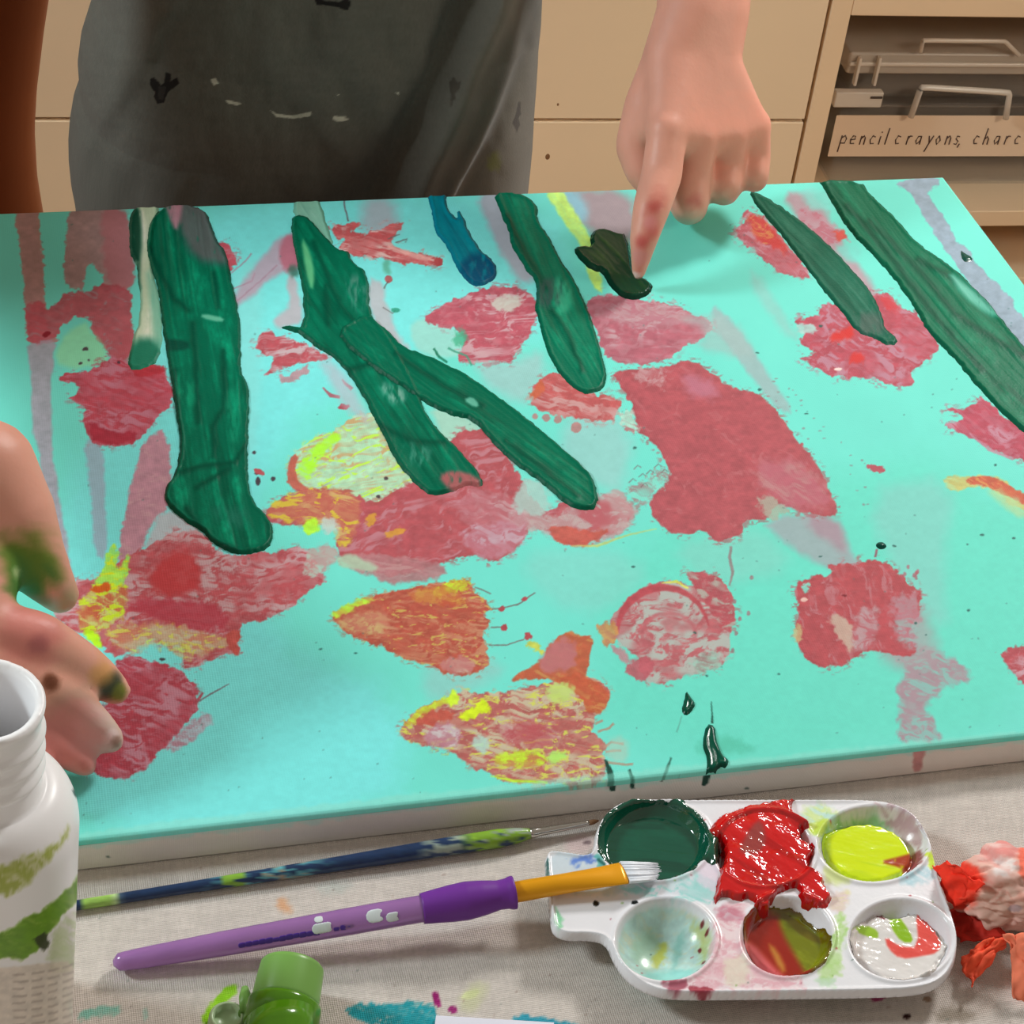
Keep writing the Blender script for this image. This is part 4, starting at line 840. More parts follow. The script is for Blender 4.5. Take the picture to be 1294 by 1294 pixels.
bm.faces.new(rings[0]); bm.faces.new(rings[-1][::-1])
bmobj('tube_body', bm, greend, tb)
# small open cap beside it
q = np.array(atz(287, 1290, ZT+.003)); bm = bmesh.new()
lathe(bm, [(.0062, 0), (.0064, .0008), (.0058, .0052), (.0052, .0060), (.0044, .0058), (.0042, .0030), (.001, .0026)], Matrix.Translation((q[0], q[1], ZT+.0002)), 40)
sc = empty('bottle_cap', (q[0], q[1], ZT)); tag(sc, 'small pale green screw cap lying left of the green paint tube', 'cap')
bmobj('cap_shell', bm, mat('milky green plastic', (176, 200, 160), .3, vary=.05), sc)
bm = bmesh.new(); w_ = np.array(atz(311, 1280, ZT+.001)); tube(bm, [(q[0]+.0050, q[1]+.001, ZT+.005), (w_[0]-.0004, w_[1]-.004, ZT+.006), (w_[0], w_[1]+.0025, ZT+.0065), (w_[0]+.0004, w_[1]+.0065, ZT+.0052)], [.0018, .0022, .0021, .0013], 12)
bmobj('hinge_strap', bm, greenp, sc)['label'] = 'green hinge strap'
# sheet of white paper
bm = bmesh.new(); pc = [atz(*k, ZT+.0006) for k in ((551, 1284), (700, 1293), (676, 1500), (520, 1490))]
vs = [bm.verts.new(k) for k in pc]; f = bm.faces.new(vs); e = bmesh.ops.extrude_face_region(bm, geom=[f]); bmesh.ops.translate(bm, vec=(0, 0, .0004), verts=[k for k in e['geom'] if isinstance(k, bmesh.types.BMVert)])
tag(bmobj('paper_sheet', bm, mat('white paper', (232, 232, 246), .7), smooth=False), 'corner of a plain white sheet of paper at the near edge', 'paper')

# ------------------------------------------------------------------ crumpled red-stained paper towel
tw = empty('paper_towel', atz(1275, 1150, ZT)); tag(tw, 'crumpled white paper towel soaked with red and orange paint, right of the palette', 'paper towel')
def crumple(P_, s, amp):
    n1 = fbm(P_[:, 0]*s, P_[:, 1]*s+P_[:, 2]*s*.7, 11, 3); n2 = fbm(P_[:, 1]*s*1.3-4, P_[:, 2]*s, 17, 3)
    return amp*(np.abs(n1-.5)*2.4-.4)+amp*.8*(np.abs(n2-.5)*2.4-.4)
bm = bmesh.new(); bmesh.ops.create_icosphere(bm, subdivisions=6, radius=1); me = bpy.data.meshes.new('wad'); bm.to_mesh(me); bm.free()
n = len(me.vertices); q = np.empty(n*3, np.float32); me.vertices.foreach_get('co', q); q = q.reshape(-1, 3).astype(float)
ctr = np.array(atz(1280, 1122, ZT+.012)); r = 1+crumple(q, 1.9, .26)
w = q*r[:, None]*np.array([.0235, .0170, .0125])+ctr; w[:, 2] = np.maximum(w[:, 2], ZT+.0006)
me.vertices.foreach_set('co', w.astype(np.float32).ravel()); u, v = proj(w)
tp = Paint(u, v, (222, 176, 164), 120, .05)
tp.lay([(1180,1085),(1215,1085),(1240,1100),(1245,1120),(1225,1150),(1195,1150)], (240,60,36), 6, 5, 8, .95); tp.lay([(1225,1070),(1294,1055),(1320,1075),(1240,1090)], (230,140,136), 5, 5, 8, .85, .3, (240,210,206))
tp.lay([(1250,1085),(1285,1080),(1290,1105),(1260,1110)], (236,232,232), 5, 5, 8, .8, .3, (226,150,140)); tp.lay([(1285,1070),(1320,1060),(1320,1115),(1288,1112)], (250,110,84), 2, 3, 8, .9)
tp.lay([(1235,1115),(1294,1115),(1300,1150),(1250,1180),(1235,1150)], (212,176,160), 6, 5, 8, .8, .3, (206,140,124)); tp.dot(1283, 1148, 9, (150,130,140), 5, .6)
set_col(me, tp.col); towel_m = mat('stained tissue', attr=True, rough=.8, bump=.2, bscale=120, vary=.05, sss=.0)
link('wad', me, towel_m, tw)['label'] = 'pinkish white crumpled middle'
def flap(pts4, zs, col, seed, nm='torn_flap'):
    c4 = [np.array(atz(x, y, z)) for (x, y), z in zip(pts4, zs)]; k = 26
    s, t = np.meshgrid(np.linspace(0, 1, k), np.linspace(0, 1, k)); s, t = s.ravel()[:, None], t.ravel()[:, None]
    W = c4[0]*(1-s)*(1-t)+c4[1]*s*(1-t)+c4[2]*s*t+c4[3]*(1-s)*t
    nn = fbm(s[:, 0]*3, t[:, 0]*3, seed, 3)-.5; W[:, 2] += nn*.008+.0025*np.sin(s[:, 0]*PI)*np.sin(t[:, 0]*PI); W[:, 0] += (fbm(s[:, 0]*4, t[:, 0]*4, seed+5, 2)-.5)*.004
    W[:, 2] = np.maximum(W[:, 2], ZT+.0005)
    cc_ = np.tile(np.asarray(col, float), (len(W), 1))*(1+.35*(fbm(s[:, 0]*4, t[:, 0]*5, seed+9, 3)-.5))[:, None]
    o = link(nm, mesh_np(nm, W, grid_faces(k, k), cc_), towel_m, tw); m_ = o.modifiers.new('s', 'SOLIDIFY'); m_.thickness = .0004; return o
flap([(1181,1094),(1200,1085),(1246,1120),(1205,1150)], [ZT+.013, ZT+.024, ZT+.022, ZT+.008], (246,52,26), 3)['label'] = 'bright red folded corner'
flap([(1192,1148),(1240,1135),(1275,1185),(1215,1195)], [ZT+.003, ZT+.007, ZT+.008, ZT+.002], (190,34,16), 7)
flap([(1215,1212),(1250,1186),(1272,1192),(1225,1255)], [ZT+.004, ZT+.011, ZT+.010, ZT+.003], (242,86,52), 11)['label'] = 'orange torn strip'
flap([(1270,1180),(1310,1178),(1330,1260),(1284,1262)], [ZT+.014, ZT+.016, ZT+.004, ZT+.003], (240,128,96), 15)['label'] = 'pale orange strip'

# ------------------------------------------------------------------ white paint bottle
JH = .150; jc = np.array(atz(-23, 889, ZT+JH))
bot = empty('paint_bottle', (jc[0], jc[1], ZT)); tag(bot, 'open white plastic paint bottle streaked with green, at the left of the near edge', 'bottle')
Rj = .0272
prof = [(Rj*.90, 0), (Rj*.985, .002), (Rj, .006)]+[(Rj, z) for z in np.linspace(.008, .100, 170)]
prof += [(Rj*math.cos(a_)*.36+Rj*.64, .100+.017*math.sin(a_)) for a_ in np.linspace(.1, PI/2, 22)]
prof += [(.0168, .1185), (.0163, .122)]
for k in range(3):
    z0 = .1245+.0068*k; prof += [(.0160, z0-.0014), (.0162, z0-.0006), (.0171, z0+.0004), (.0173, z0+.0012), (.0171, z0+.002), (.0162, z0+.003), (.0160, z0+.0038)]
prof += [(.0161, .1465), (.0169, .1475), (.0171, .149), (.0167, .150), (.0156, .1502), (.0144, .1494), (.0141, .147), (.0141, .12), (.0245, .1), (.0250, .01), (.001, .004)]
bm = bmesh.new(); rng = lathe(bm, prof, None, 360, caps=False); bm.faces.new(rng[0][::-1]); bm.faces.new(rng[-1])
for vtx in bm.verts:             # chipped, paint-crusted lip
    if vtx.co.z > .1478:
        an = math.atan2(vtx.co.y, vtx.co.x); k = .0009*(float(fbm(np.array([an*4.0+20]), np.array([vtx.co.z*300]), 12, 3)[0])-.5)+.0002*math.sin(an*3); vtx.co.x *= 1+k*16; vtx.co.y *= 1+k*16; vtx.co.z += k*.8
lean = Matrix.Rotation(math.radians(3.9), 4, 'Y')
piv = Vector((jc[0], jc[1], ZT+.0015))
top_off = lean @ Vector((0, 0, JH)); shift = Vector((jc[0], jc[1], 0))-Vector((top_off.x+jc[0], top_off.y+jc[1], 0))
for vtx in bm.verts: vtx.co = lean @ vtx.co + piv + shift
bmesh.ops.recalc_face_normals(bm, faces=bm.faces[:])
me = bpy.data.meshes.new('bottle_body'); bm.to_mesh(me); bm.free()
n = len(me.vertices); q = np.empty(n*3, np.float32); me.vertices.foreach_get('co', q); q = q.reshape(-1, 3).astype(float); u, v = proj(q)
jp = Paint(u, v, (250, 250, 253), 150, .01)
jp.lay([(-80,1110),(0,1097),(40,1080),(72,1067),(88,1040),(84,1060),(58,1092),(15,1136),(0,1128),(-80,1150)], (160,176,60), 4, 4, 9, .85, .3, (210,214,160))
jp.lay([(-80,1200),(0,1183),(22,1166),(55,1150),(80,1128),(100,1105),(110,1100),(110,1140),(90,1142),(66,1172),(37,1216),(0,1209),(-80,1240)], (104,156,24), 2.5, 3, 8, .95, .2, (140,180,60))
jp.lay([(70,1170),(100,1145),(110,1160),(100,1215),(80,1235),(60,1225)], (170,190,120), 6, 6, 7, .6, .4, (225,220,210))
jp.lay([(40,1186),(60,1176),(62,1196),(54,1204),(46,1192)], (50,60,30), 1.5, 2, 4, .9); jp.lay([(91,1000),(97,995),(104,985),(101,1004),(94,1008)], (20,24,28), 1, 2, 3, .95)
jp.lay([(-80,1232),(12,1222),(110,1212),(115,1330),(-80,1400)], (226,212,198), 2, 1, 6, .8)
for k in range(12):
    yy = 1228+k*9
    for xa, xb in ((16, 36), (40, 58), (61, 76), (79, 95)):
        f_ = lambda x: yy+4-.0021*(x-14)**2; jp.line([(xa, f_(xa)), ((xa+xb)/2, f_((xa+xb)/2)), (xb-random.random()*5, f_(xb))], 2.6, (170,154,146), .6, .9)
set_col(me, jp.col)
link('bottle_body', me, mat('white bottle plastic', attr=True, rough=.34, vary=.0, spec=.4, sss=.0), bot)
# ------------------------------------------------------------------ room behind: cabinets, shelf, bins, chair
KA = YAWK-YAW
EX = np.array([math.cos(KA), math.sin(KA), 0]); EY = np.array([-math.sin(KA), math.cos(KA), 0])
K0 = np.array(aty(1020, 153, 1.5)); K0[2] = 0
def atc(x, y, off=0.0):          # place on the cabinets' front plane (s, depth, z)
    d = ray(x, y); t = ((K0+EY*off-CAM) @ EY)/(d @ EY); P = CAM+d*t
    return np.array([(P-K0) @ EX, off, P[2]])
KM = Matrix(((EX[0], EY[0], 0, K0[0]), (EX[1], EY[1], 0, K0[1]), (0, 0, 1, 0), (0, 0, 0, 1)))
def kbox(bm, a, b): box(bm, a, b, KM)
def kobj(name, boxes, m, parent, bevel=.0012, smooth=False):
    bm = bmesh.new()
    for a, b in boxes: kbox(bm, a, b)
    return bmobj(name, bm, m, parent, smooth=smooth, bevel=bevel)
cream = mat('cream melamine', (240, 216, 182), .45, vary=.03, vscale=6, bump=.05, bscale=400)
cream2 = mat('cream shelf board', (236, 208, 172), .5, vary=.04, vscale=9)
sg = (atc(1046, 0)[0]+atc(1008, 225)[0])/2          # gap between drawers and shelf
so_ = (atc(1072, 10)[0]+atc(1036, 222)[0])/2        # left side of the open shelf
zs = (atc(200, 151)[2]+atc(900, 153)[2])/2          # seam between the drawer fronts
zt = atc(1150, 21)[2]; zb1 = atc(1250, 267)[2]; zb0 = atc(1270, 286)[2]; zl = atc(1285, 338)[2]
TOP = max(zt+.30, .86)
cab = empty('drawer_cabinet', tuple(K0+EX*(sg-.4)), KA); tag(cab, 'wide cream cabinet of flat drawers standing behind the person', 'cabinet')
DW = .86; x1 = sg-.0012; x0 = x1-DW
kobj('carcass', [((x0, .020, .02), (x0+.018, .44, TOP-.02)), ((x1-.018, .020, .02), (x1, .44, TOP-.02)), ((x0, .020, .02), (x1, .44, .04)), ((x0, .425, .02), (x1, .44, TOP-.02))], cream2, cab)
kobj('cabinet_top', [((x0-.004, -.002, TOP-.02), (x1, .45, TOP))], cream2, cab)
kobj('plinth', [((x0+.02, .04, 0), (x1-.02, .40, .02))], cream2, cab)
hs = [.045]; 
z = zs
lv = [zs-.0015]
zz_ = [(.024, zs-.215), (zs-.212, zs-.0016), (zs+.0016, zs+.212), (zs+.2152, TOP-.024)]
for za, zb_ in zz_:
    if zb_-za > .03: kobj('drawer_front', [((x0+.001, 0, za), (x1-.0006, .018, zb_))], cream, cab, bevel=.0010)
# small scuffs on the drawer front
scf = mat('brown scuff', (136, 98, 64), .6)
for px_, r in ((( 692, 198), .0022), ((661, 182), .0012), ((705, 132), .001)):
    bm = bmesh.new(); q = atc(*px_); bmesh.ops.create_uvsphere(bm, u_segments=10, v_segments=6, radius=1, matrix=KM @ Matrix.Translation(Vector(q)) @ Matrix.Diagonal((r, .0004, r*1.4, 1)))
    bmobj('scuff', bm, scf, cab)['label'] = 'small brown scuff on the drawer front'
# open shelf
shf = empty('open_shelf', tuple(K0+EX*(so_+.3)), KA); tag(shf, 'open cream shelf right of the drawers holding the clear storage bins', 'shelf')
SW = .62; xl = sg+.0014; xr = so_+SW
kobj('side_panel', [((xl, 0, 0), (so_, .36, TOP))], cream2, shf); kobj('side_panel', [((xr, 0, 0), (xr+.018, .36, TOP))], cream2, shf)
kobj('shelf_board', [((so_, 0, zt), (xr, .355, zt+.018))], cream2, shf); kobj('shelf_board', [((so_, 0, zb0), (xr, .355, zb1))], cream2, shf)
kobj('shelf_board', [((so_, 0, zl-.03), (xr, .355, zl-.012))], cream2, shf); kobj('shelf_board', [((so_, 0, TOP-.018), (xr, .355, TOP))], cream2, shf)
kobj('back_panel', [((so_, .346, 0), (xr, .354, TOP))], mat('back panel with painted shade', (92, 80, 72), .6, vary=.06), shf)  # cream panel; the shelf's inner shade is put into its dark colour
# clear storage bins
def clear(name, col, a, rough=.18): return mat(name, col, rough, alpha=a, vary=.03, spec=.6)
cl1 = clear('clear plastic', (222, 212, 200), .10); cl2 = clear('frosted plastic rim', (226, 214, 198), .50); cl3 = clear('clear plastic handle', (232, 222, 208), .72)
def frust(bm, a, b, c, d, th=.0016):
    """open tapered tray: bottom rect a-b at z, top rect c-d"""
    def ring(p, q, z, i): return [bm.verts.new(KM @ Vector(k)) for k in ((p[0]+i, p[1]+i, z), (q[0]-i, p[1]+i, z), (q[0]-i, q[1]-i, z), (p[0]+i, q[1]-i, z))]
    r = [ring(a, b, a[2], 0), ring(c, d, c[2], 0), ring(c, d, c[2], th), ring(a, b, a[2]+th, th)]
    for p_, q_ in zip(r[:-1], r[1:]):
        for k in range(4): bm.faces.new((p_[k], p_[(k+1) % 4], q_[(k+1) % 4], q_[k]))
    bm.faces.new(r[0][::-1]); bm.faces.new(r[3])
OFF = .045
bl = atc(1042, 216, OFF); zbase = zb1+.0006
zrim = atc(1100, 131, OFF)[2]; BW = .44
xL_, xR_ = bl[0]+.002, bl[0]+BW
b1 = empty('storage_bin', tuple(K0+EX*(xL_+.2)+EY*.15+np.array([0, 0, zbase])), KA)
tag(b1, 'clear plastic storage bin with a handwritten pencil crayons label, lower one on the shelf', 'storage bin', 'clear bins on the open shelf')
bm = bmesh.new(); frust(bm, (xL_+.008, OFF+.006, zbase), (xR_-.008, .325, zbase), (xL_, OFF, zrim-.002), (xR_, .335, zrim-.002)); bmobj('tub', bm, cl1, b1, smooth=False)
kobj('rim', [((xL_-.004, OFF-.004, zrim-.0018), (xR_+.004, .338, zrim+.003))], cl1, b1)
q0, q1 = atc(1052, 135, OFF-.012), atc(1117, 116, OFF-.012)
kobj('latch', [((q0[0], OFF-.014, q0[2]), (q1[0], OFF-.0045, q1[2]))], cl3, b1, bevel=.0015)['label'] = 'pale latch at the corner'
kobj('latch_slot', [((q1[0]-.013, OFF-.0150, q1[2]-.006), (q1[0]-.001, OFF-.0138, q1[2]-.0035))], mat('dark slot', (70, 58, 50), .6), b1)
def arch(name, pts, off, w, parent):
    bm = bmesh.new(); P = [KM @ Vector((atc(*k, off)[0], off, atc(*k, off)[2])) for k in pts]; Q = []
    for i_, k in enumerate(P):        # round the corners a little
        if 0 < i_ < len(P)-1:
            for s in (-.12, -.05, 0, .05, .12):
                o_ = P[i_-1] if s < 0 else P[i_+1]; Q.append(k+(o_-k)*abs(s)+(((P[i_-1]+P[i_+1])/2-k)*.02*(1-abs(s)/.12)))
        else: Q.append(k)
    tube(bm, Q, w, 10); return bmobj(name, bm, cl3, parent)
arch('handle', [(1151,148),(1164,110),(1276,117),(1271,150)], OFF-.010, .0030, b1)['label'] = 'clear plastic carrying handle'
l0, l1, l2, l3 = atc(1046, 197, OFF-.005), atc(1300, 200, OFF-.005), atc(1300, 148, OFF-.005), atc(1059, 146, OFF-.005)
LX0 = (l0[0]+l3[0])/2; LX1 = LX0+.34; LZ0 = (l0[2]+l1[2])/2; LZ1 = (l2[2]+l3[2])/2
lab = kobj('paper_label', [((LX0, OFF-.0035, LZ0), (LX1, OFF-.0030, LZ1))], mat('label paper', (232, 206, 178), .8, vary=.02), b1, bevel=0)
lab['label'] = 'white paper strip reading pencil crayons, charcoal'
GL_ = {'p': [[(0,.55),(0,-.45)],[(0,.4),(.25,.55),(.42,.35),(.35,.08),(.05,.08)]], 'e': [[(0,.28),(.36,.32),(.32,.5),(.14,.54),(0,.3),(.08,.05),(.36,.06)]],
 'n': [[(0,.52),(0,0)],[(0,.35),(.2,.54),(.32,.4),(.34,0)]], 'c': [[(.34,.46),(.14,.54),(0,.28),(.1,.04),(.34,.06)]], 'i': [[(0,.5),(0,0)],[(0,.72),(.02,.78)]],
 'l': [[(0,1),(0,0)]], 'r': [[(0,.52),(0,0)],[(0,.32),(.14,.52),(.3,.5)]], 'a': [[(.34,.5),(.1,.5),(0,.22),(.12,.02),(.32,.2),(.35,.5),(.38,0)]],
 'y': [[(0,.52),(.16,.1)],[(.36,.54),(.14,0),(-.02,-.45)]], 'o': [[(.18,.54),(0,.28),(.16,0),(.36,.24),(.18,.54)]], 's': [[(.3,.48),(.1,.52),(.06,.34),(.28,.2),(.2,.0),(0,.04)]],
 'h': [[(0,1),(0,0)],[(0,.3),(.18,.5),(.32,.34),(.34,0)]], ',': [[(.08,.04),(0,-.2)]]}
def write(text_xs, z0, hgt, parent):
    bm = bmesh.new()
    for ch, x in text_xs:
        for ln in GL_[ch]:
            pts = [KM @ Vector((x+px_*hgt*.72+pz*hgt*.08, OFF-.0037, z0+pz*hgt)) for px_, pz in ln]
            tube(bm, pts, .0006, 6)
    o = bmobj('writing', bm, mat('black pencil writing', (84, 62, 54), .6), parent); o['label'] = 'handwritten words pencil crayons, charcoal'; return o
xs_ = {}
def pxs(x): return atc(x, 178, OFF-.0037)[0]
lets = list(zip('pencil', (1062,1074,1087,1099,1111,1119)))+list(zip('crayons', (1131,1146,1157,1172,1182,1195,1206)))+[(',', 1212)]+list(zip('charcoal', (1230,1243,1256,1270,1282,1295,1308,1322)))
write([(c_, pxs(x)) for c_, x in lets], atc(1150, 180, OFF)[2], (atc(1120, 163, OFF)[2]-atc(1120, 180, OFF)[2])*1.2, lab)
# upper bin resting on the lower one
u0 = atc(1060, 98, OFF-.003); ur = atc(1100, 66, OFF-.003)[2]
zb2 = zrim+.0036
b2_ = empty('storage_bin', tuple(K0+EX*(xL_+.2)+EY*.15+np.array([0, 0, zb2])), KA)
tag(b2_, 'unlabelled clear plastic storage bin, upper one stacked on the labelled bin', 'storage bin', 'clear bins on the open shelf')
zl0 = max(atc(1150, 94, OFF-.003)[2], zb2+.012)
bm = bmesh.new(); frust(bm, (xL_+.010, OFF+.008, zb2), (xR_-.010, .325, zb2), (xL_+.003, OFF+.002, zl0), (xR_-.003, .333, zl0)); bmobj('tub', bm, cl1, b2_, smooth=False)
kobj('lid', [((xL_-.004, OFF-.004, zl0), (xR_+.004, .338, ur))], cl2, b2_, bevel=.003)
kobj('lid_ridge', [((xL_-.003, OFF-.0065, zl0+(ur-zl0)*.42), (xR_+.003, OFF-.003, zl0+(ur-zl0)*.60))], cl3, b2_)
for px_ in (1087, 1112):
    a_ = atc(px_, 72, OFF-.008); b_ = atc(px_-3, 107, OFF-.008)
    kobj('latch_rib', [((a_[0]-.0014, OFF-.011, b_[2]), (a_[0]+.0014, OFF-.0045, a_[2]))], cl3, b2_, bevel=.0006)
arch('handle', [(1163,66),(1166,51),(1270,52),(1288,70)], OFF-.008, .0022, b2_)['label'] = 'clear plastic carrying handle'
# brown high-backed chair at the far left
leather = mat('brown leather', (128, 62, 22), .5, vary=.10, vscale=7, bump=.12, bscale=260)
yy = 1.22; edge = [aty(x, y, yy) for x, y in ((78,-60),(72,0),(61,70),(51,150),(48,205),(51,262),(62,330),(78,400))]
ch = empty('chair', (edge[3][0]-.24, yy+.05, 0)); tag(ch, 'brown high-backed chair at the left edge in front of the cream cabinet', 'chair')
prof_ = [(q[0], q[2]) for q in edge]; zlo, zhi = prof_[-1][1], prof_[0][1]
zs_ = np.linspace(.47, zhi+.06, 40); ed = np.interp(zs_, [k[1] for k in prof_[::-1]], [k[0] for k in prof_[::-1]])
bm = bmesh.new(); rings = []
for z_, e_ in zip(zs_, ed):
    W_ = .23; cxx = e_-W_; sh = 1.0-.35*max(0, (z_-(zhi+.03))/.03)**2*0
    ring = []
    for k in range(48):
        t = 2*PI*k/48; cxp, syp = math.cos(t), math.sin(t)
        ring.append(bm.verts.new((cxx+W_*np.sign(cxp)*abs(cxp)**.42, yy+.045+.045*np.sign(syp)*abs(syp)**.8, z_)))
    rings.append(ring)
for a_, b_ in zip(rings[:-1], rings[1:]):
    for k in range(48): bm.faces.new((a_[k], a_[(k+1) % 48], b_[(k+1) % 48], b_[k]))
bm.faces.new(rings[0][::-1]); bm.faces.new(rings[-1])
bmobj('backrest', bm, leather, ch, bevel=.012, seg=3)
cxm = edge[3][0]-.23
bm = bmesh.new(); box(bm, (cxm-.22, yy-.40, .42), (cxm+.22, yy+.06, .49)); bmobj('seat', bm, leather, ch, bevel=.02, seg=4)
dark = mat('dark chair wood', (70, 38, 18), .45, vary=.12, vscale=20)
for sx in (-.19, .16):
    for sy in (-.37, .03):
        bm = bmesh.new(); box(bm, (cxm+sx, yy+sy, 0), (cxm+sx+.035, yy+sy+.035, .421)); bmobj('leg', bm, dark, ch, bevel=.003)
# room shell
flo = mat('floor boards', (176, 138, 104), .5, vary=.12, vscale=5)
bm = bmesh.new(); box(bm, (-2.2, -1.6, -.05), (2.6, 2.15, 0)); o = bmobj('floor', bm, flo, smooth=False); tag(o, kind='structure')
wl = mat('cream wall paint', (214, 190, 158), .8, vary=.03, vscale=4)
bm = bmesh.new(); box(bm, (-2.2, 2.15, 0), (2.6, 2.25, 2.6)); o = bmobj('wall_back', bm, wl, smooth=False); tag(o, kind='structure')
bm = bmesh.new(); box(bm, (-2.3, -1.6, 0), (-2.2, 2.15, 2.6)); o = bmobj('wall_left', bm, wl, smooth=False); tag(o, kind='structure')
bm = bmesh.new(); box(bm, (-2.2, 2.128, 0), (2.6, 2.149, .09)); o = bmobj('baseboard_back', bm, cream2, smooth=False); tag(o, kind='structure')
# ------------------------------------------------------------------ the person painting
def V3(a): return np.array(a, float)
CH = []                           # chains of (point, radius)
def chain(*pr): CH.append([(V3(q), r) for q, r in pr])
A = aty
SC = 2560.
# pointing hand (right side of the photo): wrist, back of the hand, four fingers and thumb
WR = A(872, 70, .858); W1 = A(850, 78, .857); W2 = A(897, 80, .860)
MI, MM, MR, MP = A(842, 172, .819), A(882, 177, .826), A(921, 174, .832), A(951, 164, .839)
chain((MI, .0100), (A(836, 222, .806), .0104), (A(823, 264, .790), .0094), (A(814, 300, .780), .0074), (A(810, 324, .777), .0056), (A(807, 347, .7755), .0036))
chain((MM, .0102), (A(874, 220, 0.8210), .0104), (A(870, 254, 0.8140), .0105), (A(871, 262, 0.8290), .0096), (A(873, 240, 0.8480), .0090), (A(876, 214, 0.8590), .0080))
chain((MR, .0098), (A(918, 208, 0.8300), .0092), (A(915, 233, 0.8220), .0090), (A(915, 240, 0.8360), .0086), (A(917, 220, 0.8440), .0080), (A(919, 196, 0.8560), .0072))
chain((MP, .0094), (A(954, 198, 0.8360), .0084), (A(953, 222, 0.8280), .0079), (A(953, 226, 0.8400), .0074), (A(953, 208, 0.8490), .0068), (A(952, 188, 0.8600), .0062))
for Wp, Mp, r in ((W1, MI, .0112), (A(866, 76, .858), MM, .0115), (A(882, 76, .859), MR, .0112), (W2, MP, .0108)):
    chain((Wp, .0160), ((Wp*.5+Mp*.5), (.0160+r)*.46), (Mp, r*.90))
chain((A(868, 90, .862), .018), (A(870, 150, .848), .013), (A(900, 165, .848), .0115))
for t in np.linspace(.06, .94, 20):   # the flat back of the hand between the metacarpals
    for s_ in np.linspace(.04, .96, 9):
        lo_ = W1*(1-s_)+W2*s_; k_ = s_*3; a_, b_ = [(MI, MM), (MM, MR), (MR, MP)][min(int(k_), 2)]; hi_ = a_+(b_-a_)*(k_-min(int(k_), 2))
        pt = lo_+(hi_-lo_)*t; CH.append([(pt, .0166*(1-t)+.0108*t)])
for K_, r_ in ((MI, .0108), (MM, .0112), (MR, .0108), (MP, .0104)): CH.append([(K_+V3((0, .001, .0016)), r_)])
F1, F2 = A(876, 18, .874), A(901, 18, .877)
for t in np.linspace(0, 1, 9):       # wrist runs smoothly into the forearm, and the first web into the thumb
    for s_ in np.linspace(0, 1, 7):
        CH.append([((W1*(1-s_)+W2*s_)*(1-t)+(F1*(1-s_)+F2*s_)*t, .0163*(1-t)+.0188*t)])
for t in np.linspace(.05, .85, 14):
    for s_ in (.2, .4, .6, .8):
        CH.append([((W1*(1-t)+MI*t)*(1-s_)+(A(846, 84, .860)*(1-t)+A(806, 178, .839)*t)*s_, (.0150*(1-t)+.0100*t)*(1-.08*math.sin(s_*PI)))])
chain((A(846, 84, .860), .0150), (A(822, 136, .848), .0138), (A(804, 184, .840), .0110), (A(812, 216, .830), .0094), (A(824, 236, .824), .0078))
EL = A(886, -225, .962)
chain((W1, .0160), (F1, .0190), (A(890, -70, .905), .0232), (EL, .027))
chain((W2, .0150), (F2, .0188), (A(898, -70, .908), .0232), (EL, .027))
SHL = V3((.300, 1.010, 1.030)); SHR = V3((.040, 1.010, 1.030))
chain((EL, .028), (EL*.5+SHL*.5, .032), (SHL, .038))
# other hand (left side of the photo), drooping over the canvas
Z = atz
tw_ = Z(-126, 556, .838)
wI, wM = Z(-105, 575, .842), Z(-120, 625, .832)
kI, kM, kR, kP = Z(-34, 794, .806), Z(-44, 838, .800), Z(-52, 878, .792), Z(-62, 915, .786)
chain((kI, .0112), (Z(46, 809, .799), .0106), (Z(104, 842, .784), .0087), (Z(128, 859, .777), .0076), (Z(147, 873, .7715), .0058))
chain((kM, .0110), (Z(34, 858, .790), .0098), (Z(94, 894, .777), .0078), (Z(122, 919, .7710), .0070), (Z(140, 935, .7665), .0056))
chain((kR, .0104), (Z(14, 902, .780), .0090), (Z(70, 940, .769), .0070), (Z(94, 957, .7650), .0058), (Z(109, 968, .7625), .0046))
chain((kP, .0096), (Z(0, 945, .776), .0084), (Z(40, 975, .768), .0070), (Z(62, 992, .7655), .0056))
for k_, w_, r in ((kI, wI, .0118), (kM, tw_, .0118), (kR, tw_, .0112), (kP, wM, .0104)):
    chain((w_, .0165), (w_*.5+k_*.5, .0145), (k_, r))
chain((Z(-70, 600, .838), .0190), (Z(-24, 596, .834), .0205), (Z(14, 650, .823), .0162), (Z(36, 696, .812), .0130), (Z(56, 726, .802), .0104), (Z(76, 752, .794), .0074))
chain((Z(-60, 640, .826), .0180), (Z(-30, 720, .812), .0160), (kI, .0120))
ER = V3((-.140, .895, .868))
chain((tw_, .0180), (tw_*.6+ER*.4, .0225), (ER, .027)); chain((wI, .0160), (wI*.6+ER*.4, .0215), (ER, .027))
chain((ER, .028), (ER*.5+SHR*.5, .032), (SHR, .038))
# trunk, neck, head, legs
tc = lambda z, r, y=1.03, dx=0: (V3((.170+dx, y, z)), r)
for dx in (-.055, -.02, .02, .055):
    chain(tc(.62, .060, 1.035, dx), tc(.74, .055, 1.03, dx), tc(.86, .052, 1.025, dx), tc(.97, .052, 1.02, dx*.9))
chain((SHL, .036), tc(1.045, .046, 1.02), (SHR, .036))
HC = V3((.170, .955, 1.205))
chain(tc(1.03, .044, 1.02), (V3((.170, 1.000, 1.09)), .036), (V3((.170, .985, 1.13)), .036))
for sx in (-1, 1):
    chain((V3((.170+.062*sx, 1.035, .64)), .070), (V3((.170+.070*sx, 1.03, .36)), .048), (V3((.170+.072*sx, 1.045, .22)), .044), (V3((.170+.072*sx, 1.055, .07)), .029))
    chain((V3((.170+.072*sx, 1.055, .045)), .030), (V3((.170+.078*sx, .985, .030)), .028), (V3((.170+.082*sx, .930, .020)), .019))
bm = bmesh.new()
